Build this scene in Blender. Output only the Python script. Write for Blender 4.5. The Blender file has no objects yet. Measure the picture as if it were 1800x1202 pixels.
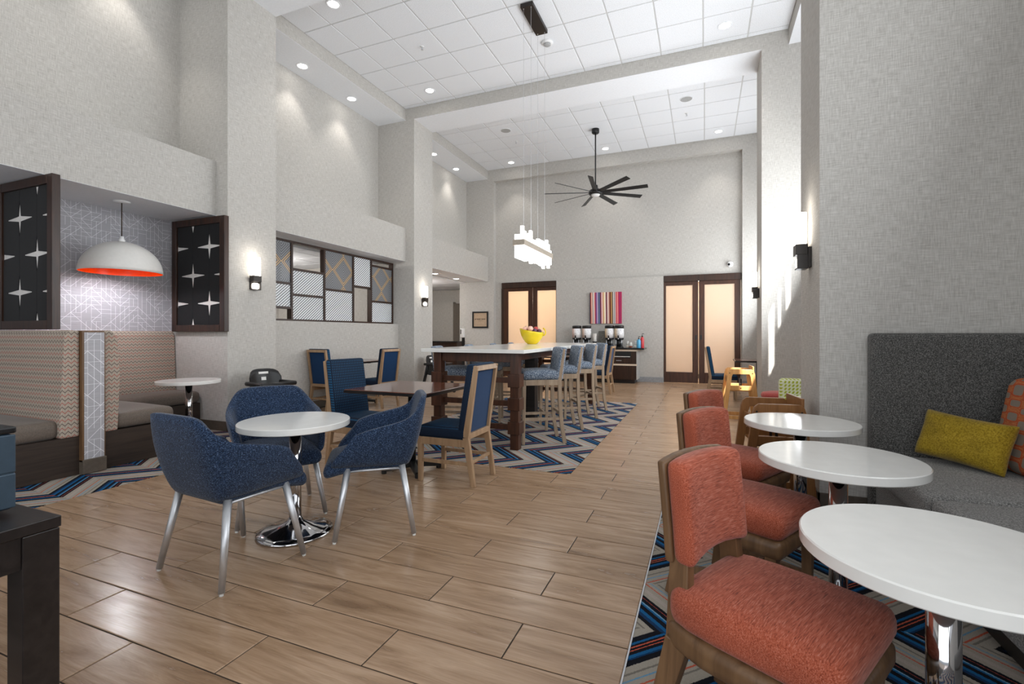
import bpy, math, random
from mathutils import Vector, Matrix
R = math.radians
random.seed(7)
scene = bpy.context.scene
COL = scene.collection

# ------------------------------------------------------------------ camera, world, light, exposure
CAM_H = 1.32
F_PX = 835.0
YAW = math.atan(338 / F_PX)
cam_d = bpy.data.cameras.new('camera')
cam_d.sensor_width = 36.0
cam_d.lens = 36.0 * F_PX / 1800.0
cam_d.shift_y = -(601.0 - 586.0) / 1800.0
cam_d.clip_start = 0.05
cam = bpy.data.objects.new('camera', cam_d)
cam.location = (0, 0, CAM_H)
cam.rotation_euler = (R(90), 0, YAW)
COL.objects.link(cam)
scene.camera = cam

world = bpy.data.worlds.new('sky')
scene.world = world
world.use_nodes = True
wb = world.node_tree.nodes['Background']
wb.inputs[0].default_value = (0.86, 0.93, 1.0, 1)
wb.inputs[1].default_value = 0.35

sun_d = bpy.data.lights.new('sun', 'SUN')
sun_d.energy = 16.0
sun_d.angle = R(0.6)
sun_d.color = (1.0, 0.97, 0.92)
sun = bpy.data.objects.new('sun', sun_d)
COL.objects.link(sun)
sun.rotation_euler = Vector((-0.34, 0.60, -0.90)).to_track_quat('-Z', 'Y').to_euler()

def area(name, loc, target, sx, sy, watts, color):
    d = bpy.data.lights.new(name, 'AREA')
    d.shape = 'RECTANGLE'; d.size = sx; d.size_y = sy; d.energy = watts; d.color = color
    o = bpy.data.objects.new(name, d); COL.objects.link(o)
    o.location = loc
    o.rotation_euler = (Vector(target) - Vector(loc)).to_track_quat('-Z', 'Y').to_euler()
    return o
DAY = (0.93, 0.97, 1.0)
area('daylight_front_window', (1.98, -0.4, 3.6), (0.98, -0.4, 3.95), 6.4, 4.2, 185, DAY)
area('daylight_middle_window', (1.98, 6.9, 3.4), (0.98, 6.9, 3.80), 3.4, 4.6, 230, DAY)
area('daylight_far_window', (1.98, 11.5, 3.4), (0.98, 11.5, 3.80), 3.0, 4.6, 190, DAY)
area('added_rear_fill', (-2.0, -3.6, 2.6), (-2.0, 4.0, 3.2), 7.0, 4.6, 150, DAY)  # added soft fill from behind the camera, no entrance known there

vs = scene.view_settings
vs.view_transform = 'Standard'
try: vs.look = 'None'
except Exception: pass
vs.exposure = 0.45
vs.gamma = 1.0
vs.use_curve_mapping = False
try:
    scene.cycles.max_bounces = 8
    scene.cycles.diffuse_bounces = 4
    scene.cycles.sample_clamp_indirect = 4.0
    scene.cycles.caustics_reflective = False
    scene.cycles.caustics_refractive = False
except Exception: pass

# ------------------------------------------------------------------ material helpers
def lin(c):
    def f(v):
        v /= 255.0
        return v / 12.92 if v <= 0.04045 else ((v + 0.055) / 1.055) ** 2.4
    return (f(c[0]), f(c[1]), f(c[2]), 1.0)

class Mat:
    def __init__(s, name, rough=0.6, metal=0.0, spec=0.5):
        s.m = bpy.data.materials.new(name); s.m.use_nodes = True
        s.nt = s.m.node_tree
        s.b = s.nt.nodes['Principled BSDF']
        s.b.inputs['Roughness'].default_value = rough
        s.b.inputs['Metallic'].default_value = metal
        s.b.inputs['Specular IOR Level'].default_value = spec
    def node(s, t, **kw):
        n = s.nt.nodes.new(t)
        for k, v in kw.items(): setattr(n, k, v)
        return n
    def put(s, sock, v):
        if isinstance(v, bpy.types.NodeSocket): s.nt.links.new(v, sock)
        elif v is not None: sock.default_value = v
    def math(s, op, a, b=None, c=None, clamp=False):
        n = s.node('ShaderNodeMath', operation=op); n.use_clamp = clamp
        s.put(n.inputs[0], a); s.put(n.inputs[1], b)
        if c is not None: s.put(n.inputs[2], c)
        return n.outputs[0]
    def obj(s): return s.node('ShaderNodeTexCoord').outputs['Object']
    def pos(s): return s.node('ShaderNodeNewGeometry').outputs['Position']
    def sep(s, v):
        n = s.node('ShaderNodeSeparateXYZ'); s.put(n.inputs[0], v); return n.outputs
    def comb(s, x=0, y=0, z=0):
        n = s.node('ShaderNodeCombineXYZ')
        s.put(n.inputs[0], x); s.put(n.inputs[1], y); s.put(n.inputs[2], z); return n.outputs[0]
    def vmul(s, v, k):
        n = s.node('ShaderNodeVectorMath', operation='MULTIPLY'); s.put(n.inputs[0], v); s.put(n.inputs[1], k); return n.outputs[0]
    def vadd(s, v, k):
        n = s.node('ShaderNodeVectorMath', operation='ADD'); s.put(n.inputs[0], v); s.put(n.inputs[1], k); return n.outputs[0]
    def noise(s, v, scale=5, detail=2, rough=0.5, dist=0):
        n = s.node('ShaderNodeTexNoise'); s.put(n.inputs['Vector'], v)
        n.inputs['Scale'].default_value = scale; n.inputs['Detail'].default_value = detail
        n.inputs['Roughness'].default_value = rough; n.inputs['Distortion'].default_value = dist
        return n.outputs[0]
    def white(s, v):
        n = s.node('ShaderNodeTexWhiteNoise', noise_dimensions='3D'); s.put(n.inputs[0], v); return n
    def ramp(s, fac, stops, interp='LINEAR'):
        n = s.node('ShaderNodeValToRGB'); r = n.color_ramp; r.interpolation = interp
        while len(r.elements) > 1: r.elements.remove(r.elements[-1])
        for i, (p, c) in enumerate(stops):
            e = r.elements[0] if i == 0 else r.elements.new(p)
            e.position = p; e.color = c if len(c) == 4 else lin(c)
        s.put(n.inputs[0], fac); return n.outputs[0]
    def mix(s, fac, a, b, mode='MIX'):
        n = s.node('ShaderNodeMix', data_type='RGBA', blend_type=mode)
        s.put(n.inputs[0], fac); s.put(n.inputs[6], a); s.put(n.inputs[7], b); return n.outputs[2]
    def color(s, v): s.put(s.b.inputs['Base Color'], v); return s
    def bump(s, h, strength=0.2, dist=0.002):
        n = s.node('ShaderNodeBump'); n.inputs['Strength'].default_value = strength
        n.inputs['Distance'].default_value = dist; s.put(n.inputs['Height'], h)
        s.nt.links.new(n.outputs[0], s.b.inputs['Normal']); return s
    def rough(s, v): s.put(s.b.inputs['Roughness'], v); return s

def plain(name, c, rough=0.6, metal=0.0, var=0.06, scale=30, spec=0.5):
    m = Mat(name, rough, metal, spec)
    n = m.noise(m.obj(), scale, 3)
    a = tuple(max(0, min(255, v * (1 - var))) for v in c); b = tuple(max(0, min(255, v * (1 + var))) for v in c)
    m.color(m.ramp(n, [(0.3, lin(a)), (0.7, lin(b))]))
    return m.m

def wood(name, c1, c2, scale=(2.0, 2.0, 30.0), rough=0.45, dist=0.6, spec=0.4):
    m = Mat(name, rough, 0, spec)
    rnd = m.node('ShaderNodeObjectInfo').outputs['Random']
    v = m.vadd(m.vmul(m.obj(), scale), m.comb(m.math('MULTIPLY', rnd, 37.0), m.math('MULTIPLY', rnd, 11.0), 0))
    n = m.noise(v, 1.0, 4, 0.6, dist)
    m.color(m.ramp(n, [(0.28, lin(c1)), (0.72, lin(c2))]))
    return m.m

def fabric(name, cols, scale=(260, 260, 260), rough=0.9, big=0.0, bump=0.25):
    m = Mat(name, rough, 0, 0.2)
    p = m.obj()
    n = m.noise(m.vmul(p, scale), 1.0, 2, 0.7)
    k = len(cols)
    c = m.ramp(n, [(0.32 + 0.36 * i / (k - 1), lin(cc)) for i, cc in enumerate(cols)])
    if big:
        n2 = m.noise(p, 6.0, 2)
        c = m.mix(big, c, m.ramp(n2, [(0.35, (0.6, 0.6, 0.6, 1)), (0.65, (1.25, 1.25, 1.25, 1))]), 'MULTIPLY')
    m.color(c)
    m.bump(n, bump, 0.002)
    m.b.inputs['Sheen Weight'].default_value = 0.15
    return m.m

def emit(name, c, strength):
    m = Mat(name, 0.5)
    m.color(lin((240, 240, 240)))
    m.b.inputs['Emission Color'].default_value = lin(c)
    m.b.inputs['Emission Strength'].default_value = strength
    return m.m

MT = {}
# woven wall covering: fine linen threads both ways
def wallcover(name, dark, light):
    m = Mat(name, 0.85, 0, 0.25)
    x, y, z = m.sep(m.pos())
    h = m.math('ADD', x, y)
    a = m.noise(m.comb(m.math('MULTIPLY', h, 150.0), m.math('MULTIPLY', z, 11.0), 0), 1.0, 2, 0.6)
    b = m.noise(m.comb(m.math('MULTIPLY', h, 11.0), m.math('MULTIPLY', z, 150.0), 4.0), 1.0, 2, 0.6)
    w = m.math('ADD', m.math('MULTIPLY', a, 0.5), m.math('MULTIPLY', b, 0.5))
    m.color(m.ramp(w, [(0.33, lin(dark)), (0.64, lin(light))]))
    m.bump(w, 0.25, 0.0015)
    return m.m
MT['wall'] = wallcover('linen_wall_covering', (170, 166, 160), (207, 204, 199))
MT['white_paint'] = plain('white_ceiling_paint', (238, 240, 244), 0.7, var=0.01)
MT['grid'] = plain('ceiling_grid', (205, 205, 205), 0.6, var=0.01)
def tile_mat():
    m = Mat('ceiling_tile', 0.85, 0, 0.2)
    n = m.noise(m.obj(), 90.0, 4, 0.75)
    m.color(m.ramp(n, [(0.36, lin((218, 220, 224))), (0.52, lin((242, 244, 248)))]))
    m.bump(n, 0.3, 0.003)
    return m.m
MT['tile'] = tile_mat()
def plank_mat():
    m = Mat('oak_look_plank_tile', 0.24, 0, 0.6)
    rnd = m.node('ShaderNodeObjectInfo').outputs['Random']
    p = m.pos()
    x, y, z = m.sep(p)
    row = m.math('FLOOR', m.math('DIVIDE', m.math('SUBTRACT', y, 0.0287), 0.2497))
    par = m.math('MULTIPLY', m.math('MODULO', m.math('ADD', row, 41.0), 2.0), 0.5)
    cell = m.math('FLOOR', m.math('ADD', m.math('ADD', x, 0.766), par))
    wn = m.white(m.comb(row, cell, 0)).outputs[0]
    off = m.math('MULTIPLY', wn, 53.0)
    v = m.comb(m.math('ADD', m.math('MULTIPLY', x, 1.3), off), m.math('ADD', m.math('MULTIPLY', y, 11.0), off), off)
    n = m.noise(v, 1.0, 5, 0.62, 1.4)
    f = m.noise(m.comb(m.math('MULTIPLY', x, 9.0), m.math('MULTIPLY', y, 160.0), off), 1.0, 2)
    c = m.ramp(n, [(0.22, lin((124, 96, 72))), (0.42, lin((161, 131, 103))), (0.58, lin((179, 149, 121))), (0.8, lin((196, 169, 142)))])
    c = m.mix(0.35, c, m.ramp(f, [(0.3, (0.72, 0.7, 0.68, 1)), (0.7, (1.12, 1.12, 1.12, 1))]), 'MULTIPLY')
    c = m.mix(0.30, c, m.ramp(wn, [(0.0, (0.80, 0.78, 0.76, 1)), (1.0, (1.12, 1.12, 1.13, 1))]), 'MULTIPLY')
    m.color(c)
    m.rough(m.ramp(n, [(0.2, (0.30, 0.30, 0.30, 1)), (0.8, (0.19, 0.19, 0.19, 1))]))
    return m.m
MT['plank'] = plank_mat()
MT['grout'] = plain('dark_grout', (52, 43, 36), 0.9)
def carpet_mat():
    m = Mat('zigzag_carpet', 0.95, 0, 0.1)
    x, y, z = m.sep(m.pos())
    j = m.noise(m.pos(), 170.0, 2)
    jit = m.math('MULTIPLY', m.math('SUBTRACT', j, 0.5), 0.014)
    pp = m.math('PINGPONG', m.math('ADD', y, 40 * 0.82 - 4.65), 0.41)
    t = m.math('DIVIDE', m.math('ADD', m.math('ADD', m.math('ADD', x, 1.31), pp), jit), 0.435)
    ti = m.math('FLOOR', t)
    arm = m.math('LESS_THAN', m.math('MODULO', m.math('ADD', y, 40 * 0.82 - 4.65), 0.82), 0.41)
    fr = m.math('FRACT', t)
    be, bk, bl, lb, og, gy = (170, 162, 150), (25, 26, 33), (30, 96, 146), (112, 156, 188), (196, 96, 74), (128, 122, 114)
    A = [(0, be), (.10, gy), (.13, be), (.20, lb), (.225, be), (.30, og), (.325, be), (.37, gy), (.40, be), (.54, bk), (.63, bl), (.67, bk), (.70, og), (.725, bk), (.76, og), (.775, bk), (.83, bl), (.88, (20, 60, 100)), (.91, bk)]
    B = [(0, be), (.08, (180, 168, 160)), (.16, be), (.25, og), (.27, be), (.33, lb), (.35, be), (.42, gy), (.45, be), (.53, bk), (.60, (30, 60, 96)), (.66, bl), (.72, bk), (.80, bl), (.835, lb), (.86, bk), (.93, (170, 80, 66)), (.945, bk)]
    c = m.mix(arm, m.ramp(fr, A, 'CONSTANT'), m.ramp(fr, B, 'CONSTANT'))
    pile = m.noise(m.pos(), 420.0, 3, 0.8)
    c = m.mix(0.55, c, m.ramp(pile, [(0.3, (0.55, 0.55, 0.55, 1)), (0.7, (1.3, 1.3, 1.3, 1))]), 'MULTIPLY')
    m.color(c); m.bump(pile, 0.6, 0.004)
    return m.m
MT['carpet'] = carpet_mat()
MT['baseboard'] = plain('dark_vinyl_baseboard', (92, 82, 72), 0.5)
MT['baseboard_grey'] = plain('grey_baseboard', (150, 152, 156), 0.5)
def paper_mat():
    m = Mat('line_pattern_wallpaper', 0.7, 0, 0.3)
    x, y, z = m.sep(m.pos())
    S = 0.105; w = 0.022
    h = m.math('DIVIDE', m.math('ADD', x, y), S); v = m.math('DIVIDE', z, S)
    fx, fy = m.math('FRACT', h), m.math('FRACT', v)
    wn = m.white(m.comb(m.math('FLOOR', h), m.math('FLOOR', v), 3.0))
    r = m.sep(wn.outputs[1])
    def lt(a, b): return m.math('LESS_THAN', a, b)
    def gt(a, b): return m.math('GREATER_THAN', a, b)
    vert = lt(fx, w)
    hor = m.math('MULTIPLY', lt(fy, w), gt(r[0], 0.25))
    d1 = m.math('MULTIPLY', lt(m.math('ABSOLUTE', m.math('SUBTRACT', fx, fy)), w), gt(r[1], 0.6))
    d2 = m.math('MULTIPLY', lt(m.math('ABSOLUTE', m.math('SUBTRACT', m.math('ADD', fx, fy), 1.0)), w), lt(r[1], 0.35))
    hv = m.math('MULTIPLY', lt(m.math('ABSOLUTE', m.math('SUBTRACT', fx, 0.5)), w * .6), gt(r[2], 0.5))
    hh = m.math('MULTIPLY', lt(m.math('ABSOLUTE', m.math('SUBTRACT', fy, 0.5)), w * .6), lt(r[2], 0.4))
    k = vert
    for q in (hor, d1, d2, hv, hh): k = m.math('MAXIMUM', k, q)
    n = m.noise(m.comb(m.math('MULTIPLY', h, 0.8), m.math('MULTIPLY', v, 30.0), 0), 1.0, 2)
    base = m.ramp(n, [(0.3, lin((164, 162, 167))), (0.7, lin((182, 181, 186)))])
    m.color(m.mix(k, base, lin((244, 244, 247))))
    return m.m
MT['paper'] = paper_mat()
def zig_mat():
    m = Mat('small_zigzag_upholstery', 0.8, 0, 0.25)
    x, y, z = m.sep(m.pos())
    h = m.math('ADD', x, y)
    W = 0.046
    pp = m.math('PINGPONG', h, W / 2)
    t = m.math('DIVIDE', m.math('ADD', z, m.math('MULTIPLY', pp, 1.1)), 0.038)
    fr = m.math('FRACT', t)
    line = m.math('LESS_THAN', fr, 0.24)
    alt = m.math('LESS_THAN', m.math('FRACT', m.math('MULTIPLY', t, 0.5)), 0.5)
    col = m.math('LESS_THAN', m.math('FRACT', m.math('DIVIDE', h, W / 2)), 0.12)
    n = m.noise(m.pos(), 300.0, 2)
    base = m.ramp(n, [(0.3, lin((158, 146, 132))), (0.7, lin((184, 172, 158)))])
    c = m.mix(line, base, m.mix(alt, lin((98, 88, 84)), lin((166, 96, 86))))
    c = m.mix(m.math('MULTIPLY', col, 0.45), c, lin((120, 104, 98)))
    m.color(c); m.bump(n, 0.2, 0.001)
    return m.m
MT['zig'] = zig_mat()
MT['vinyl'] = fabric('taupe_vinyl_seat', [(96, 86, 78), (114, 103, 94)], (90, 90, 90), 0.5, bump=0.1)
MT['dark_laminate'] = wood('dark_walnut_laminate', (42, 34, 30), (66, 54, 46), (1.5, 1.5, 26), 0.45)
MT['espresso'] = wood('espresso_wood', (34, 22, 17), (66, 42, 30), (22, 22, 2.0), 0.35)
MT['brown_wood'] = wood('walnut_brown_wood', (50, 29, 19), (84, 50, 33), (22, 22, 2.0), 0.35)
MT['mahogany'] = wood('polished_mahogany_top', (78, 42, 30), (116, 68, 50), (2.0, 26, 8), 0.12, spec=0.7)
MT['black_edge'] = plain('black_edge', (22, 18, 17), 0.3)
MT['oak'] = wood('light_oak', (146, 116, 88), (178, 148, 116), (24, 24, 2.0), 0.4)
MT['grey_oak'] = wood('greyed_oak', (142, 122, 102), (176, 156, 134), (24, 24, 2.0), 0.4)
MT['walnut'] = wood('medium_walnut', (84, 60, 40), (122, 92, 64), (24, 24, 2.4), 0.4)
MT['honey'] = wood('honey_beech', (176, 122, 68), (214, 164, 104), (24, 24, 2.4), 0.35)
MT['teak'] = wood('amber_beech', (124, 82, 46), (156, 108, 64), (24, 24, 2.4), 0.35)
MT['near_black'] = wood('black_brown_wood', (26, 22, 21), (44, 38, 36), (2, 22, 22), 0.35)
MT['quartz'] = plain('white_quartz', (236, 235, 231), 0.13, var=0.012, scale=12)
MT['chrome'] = plain('polished_chrome', (200, 200, 202), 0.07, 1.0, var=0.01)
MT['satin'] = plain('satin_aluminium', (206, 208, 212), 0.42, 0.85, var=0.02)
MT['black_metal'] = plain('black_metal', (20, 20, 21), 0.4, 0.0)
MT['black_plastic'] = plain('black_plastic', (18, 18, 20), 0.35)
MT['white_plastic'] = plain('white_plastic', (238, 238, 238), 0.35, var=0.01)
MT['grey_plastic'] = plain('grey_plastic', (170, 170, 170), 0.5)
MT['denim'] = fabric('blue_tweed', [(14, 16, 25), (25, 35, 54), (35, 56, 88), (100, 120, 146)], (140, 140, 330), bump=0.4)
MT['stool_fab'] = fabric('blue_grey_speckle', [(46, 54, 66), (86, 100, 120), (130, 142, 156), (186, 190, 194)], (85, 85, 85), bump=0.3)
def stripe_mat():
    m = Mat('navy_ribbed_fabric', 0.75, 0, 0.3)
    x, y, z = m.sep(m.obj())
    f = m.math('FRACT', m.math('MULTIPLY', x, 46.0))
    d = m.math('FRACT', m.math('MULTIPLY', z, 40.0))
    on = m.math('MULTIPLY', m.math('LESS_THAN', f, 0.3), m.math('LESS_THAN', d, 0.6))
    n = m.noise(m.vmul(m.obj(), (300, 300, 300)), 1.0, 2)
    base = m.ramp(n, [(0.3, lin((6, 18, 34))), (0.7, lin((10, 36, 62)))])
    m.color(m.mix(m.math('MULTIPLY', on, 0.5), base, lin((32, 104, 150))))
    m.bump(f, 0.15, 0.002)
    return m.m
MT['navy'] = stripe_mat()
MT['navy_panel'] = fabric('plain_navy_blue_fabric', [(6, 42, 78), (8, 58, 102)], (250, 250, 250))
MT['orange_fab'] = fabric('coral_chenille', [(116, 50, 32), (152, 73, 50), (167, 86, 62), (182, 112, 94)], (16, 340, 340), bump=0.12, big=0.25)
MT['red_fab'] = fabric('brick_red_vinyl', [(168, 70, 66), (186, 86, 80)], (80, 80, 80), 0.6)
MT['charcoal'] = fabric('charcoal_felt', [(47, 46, 45), (84, 83, 81), (132, 130, 127)], (150, 150, 150), bump=0.3)
MT['grey_felt'] = fabric('mid_grey_felt', [(92, 91, 90), (134, 133, 131), (180, 178, 175)], (150, 150, 150), bump=0.3)
MT['mustard'] = fabric('mustard_velvet', [(120, 98, 20), (154, 128, 30), (172, 146, 46)], (120, 120, 120), 0.8, big=0.35)
def lime_mat():
    m = Mat('lime_houndstooth', 0.85, 0, 0.2)
    x, y, z = m.sep(m.obj())
    h = m.math('MULTIPLY', m.math('ADD', x, y), 24.0); v = m.math('MULTIPLY', z, 24.0)
    a = m.math('LESS_THAN', m.math('FRACT', m.math('ADD', h, m.math('MULTIPLY', m.math('FRACT', v), 0.5))), 0.5)
    b = m.math('LESS_THAN', m.math('FRACT', v), 0.7)
    m.color(m.mix(m.math('MULTIPLY', a, b), lin((226, 228, 200)), lin((168, 178, 52))))
    return m.m
MT['lime'] = lime_mat()
def cushion_mat():
    m = Mat('orange_grey_geometric_fabric', 0.85, 0, 0.2)
    x, y, z = m.sep(m.obj())
    u = m.math('MULTIPLY', x, 10.5); v = m.math('MULTIPLY', z, 12.5)
    col = m.math('FLOOR', u)
    v2 = m.math('ADD', v, m.math('MULTIPLY', m.math('MODULO', m.math('ADD', col, 40.0), 2.0), 0.5))
    wn = m.white(m.comb(col, m.math('FLOOR', v2), 0)).outputs[0]
    du = m.math('ABSOLUTE', m.math('SUBTRACT', m.math('FRACT', u), 0.5)); dv = m.math('ABSOLUTE', m.math('SUBTRACT', m.math('FRACT', v2), 0.5))
    e = m.math('ADD', m.math('POWER', m.math('MULTIPLY', du, 2.5), 4.0), m.math('POWER', m.math('MULTIPLY', dv, m.math('ADD', 2.4, m.math('MULTIPLY', wn, 3.0))), 4.0))
    blob = m.math('LESS_THAN', e, 1.0)
    ring = m.math('LESS_THAN', m.math('ABSOLUTE', m.math('SUBTRACT', e, 2.2)), 0.8)
    n = m.noise(m.vmul(m.obj(), (60, 300, 300)), 1.0, 2)
    base = m.ramp(n, [(0.3, lin((166, 90, 52))), (0.7, lin((196, 120, 76)))])
    c = m.mix(blob, base, lin((136, 124, 112)))
    m.color(m.mix(m.math('MULTIPLY', ring, 0.7), c, lin((172, 66, 44))))
    return m.m
MT['cushion'] = cushion_mat()
MT['felt_black'] = fabric('black_acoustic_felt', [(6, 6, 7), (17, 17, 19), (30, 30, 33)], (300, 300, 300), bump=0.3)
MT['shade_white'] = plain('white_enamel', (224, 222, 218), 0.4, var=0.01)
MT['shade_orange'] = plain('orange_enamel', (238, 74, 12), 0.25, var=0.02)
MT['glow'] = emit('lamp_glow', (255, 246, 232), 3.0)
MT['can_glow'] = emit('downlight_glow', (255, 250, 242), 14.0)
MT['glass_tube'] = emit('lit_acrylic', (255, 253, 248), 1.8)
MT['bronze'] = plain('bronze_metal', (74, 60, 48), 0.4, 0.6)
MT['champagne'] = plain('champagne_metal', (172, 160, 146), 0.35, 0.5)
MT['dark_bronze'] = plain('dark_bronze', (40, 34, 30), 0.4, 0.3)
MT['yellow_glaze'] = plain('yellow_glazed_ceramic', (226, 198, 20), 0.18, var=0.05, scale=8)
MT['fruit_red'] = plain('red_fruit_skin', (168, 60, 56), 0.35, var=0.3, scale=14)
MT['fruit_pale'] = plain('pale_pink_fruit_skin', (226, 180, 164), 0.4, var=0.15, scale=14)
MT['fruit_plum'] = plain('dark_plum_skin', (74, 40, 62), 0.35, var=0.3, scale=14)
def frost_mat(name, c, bright):
    m = Mat(name, 0.35, 0, 0.5)
    m.color(lin(c))
    tr = m.node('ShaderNodeBsdfTranslucent'); tr.inputs[0].default_value = lin(c)
    mx = m.node('ShaderNodeMixShader'); mx.inputs[0].default_value = bright
    m.nt.links.new(m.b.outputs[0], mx.inputs[1]); m.nt.links.new(tr.outputs[0], mx.inputs[2])
    m.nt.links.new(mx.outputs[0], m.nt.nodes['Material Output'].inputs[0])
    return m.m
MT['frost'] = frost_mat('frosted_glass', (240, 232, 222), 0.72)
def ribbed_pane(name, kind):
    m = Mat(name, 0.3, 0, 0.5)
    x, y, z = m.sep(m.pos())
    if kind == 'diag':
        f = m.math('FRACT', m.math('MULTIPLY', m.math('ADD', m.math('MULTIPLY', y, -0.8), z), 21.0))
        on = m.math('LESS_THAN', f, 0.36)
        m.color(m.mix(on, lin((240, 243, 246)), lin((84, 84, 90))))
        m.bump(f, 0.4, 0.004)
    else:
        s = 1.7
        py = m.math('PINGPONG', m.math('MULTIPLY', y, s), 0.5); pz = m.math('PINGPONG', m.math('ADD', m.math('MULTIPLY', z, s), 0.2), 0.5)
        e = m.math('ADD', py, pz)
        f = m.math('FRACT', m.math('MULTIPLY', e, 13.0))
        on = m.math('LESS_THAN', f, 0.4)
        gold = m.math('LESS_THAN', m.math('ABSOLUTE', m.math('SUBTRACT', e, 0.56)), 0.07)
        base = m.mix(gold, lin((140, 142, 146)), lin((196, 166, 128)))
        m.color(m.mix(on, base, lin((86, 88, 92))))
        m.bump(f, 0.4, 0.004)
    return m.m
MT['backing'] = plain('added_pale_backing', (226, 222, 218), 0.6, var=0.02)
MT['pane_diag'] = ribbed_pane('diagonal_ribbed_glass', 'diag')
MT['pane_diamond'] = ribbed_pane('diamond_etched_glass', 'dia')
def art_mat():
    m = Mat('stripe_painting', 0.6)
    x, y, z = m.sep(m.obj())
    wob = m.math('MULTIPLY', m.math('SINE', m.math('MULTIPLY', z, 3.0)), 0.012)
    t = m.math('ADD', m.math('DIVIDE', m.math('ADD', m.math('ADD', x, wob), 0.445), 0.89), m.math('MULTIPLY', z, -0.02))
    cols = [(60, 40, 60), (190, 74, 60), (230, 190, 170), (120, 100, 96), (240, 228, 222), (206, 90, 84), (112, 44, 96), (150, 84, 150), (214, 204, 224), (62, 66, 108), (120, 134, 164), (44, 46, 84), (140, 40, 70), (236, 200, 190), (196, 130, 60), (246, 220, 176), (250, 236, 210), (120, 50, 70), (236, 214, 204), (214, 150, 130), (110, 50, 24), (214, 160, 84), (122, 104, 90), (226, 220, 214), (92, 96, 112), (240, 214, 206), (206, 60, 70), (238, 140, 140), (190, 30, 66), (160, 24, 96), (176, 32, 84)]
    ws = [random.uniform(.6, 1.5) for _ in cols]; tot = sum(ws); p = 0; st = []
    for c, w in zip(cols, ws): st.append((min(0.999, p / tot), c)); p += w
    m.color(m.ramp(t, st, 'CONSTANT'))
    return m.m
MT['art'] = art_mat()
def urn_label(name, c):
    m = Mat(name, 0.4)
    x, y, z = m.sep(m.obj())
    n = m.noise(m.vmul(m.obj(), (60, 1, 60)), 1.0, 1)
    a = m.ramp(m.math('ADD', m.math('MULTIPLY', x, 3.5), 0.5), [(0.15, lin(c)), (0.5, lin((244, 244, 246)))])
    mark = m.math('MULTIPLY', m.math('GREATER_THAN', n, 0.64), m.math('MULTIPLY', m.math('GREATER_THAN', x, -0.02), m.math('LESS_THAN', m.math('ABSOLUTE', m.math('SUBTRACT', z, 0.42)), 0.06)))
    m.color(m.mix(mark, a, lin((96, 116, 140))))
    return m.m
MT['label_pink'] = urn_label('pink_urn_label', (226, 190, 180)); MT['label_peach'] = urn_label('peach_urn_label', (226, 186, 160)); MT['label_tan'] = urn_label('tan_urn_label', (220, 192, 150))
MT['machine'] = plain('steel_blue_enamel', (62, 78, 92), 0.4, 0.3, var=0.04)
MT['gravel'] = plain('speckled_menu_board', (92, 90, 84), 0.7, var=0.6, scale=60)
MT['paper_white'] = plain('white_paper', (240, 238, 234), 0.6, var=0.02)
MT['sign_paper'] = plain('tan_sign_board', (184, 160, 134), 0.7, var=0.04)
MT['blue_bottle'] = plain('light_blue_bottle', (84, 170, 214), 0.3)
MT['red_bottle'] = plain('red_pump_bottle', (206, 60, 66), 0.3)
MT['clear'] = plain('pale_clear_plastic', (214, 214, 210), 0.15)
MT['syrup'] = plain('brown_syrup', (128, 60, 34), 0.2)
MT['tan_box'] = plain('tan_cardboard', (206, 164, 120), 0.7)
MT['dark_counter'] = plain('black_counter', (24, 24, 25), 0.2)
MT['cream'] = plain('cream_laminate', (222, 204, 184), 0.4, var=0.02)

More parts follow.
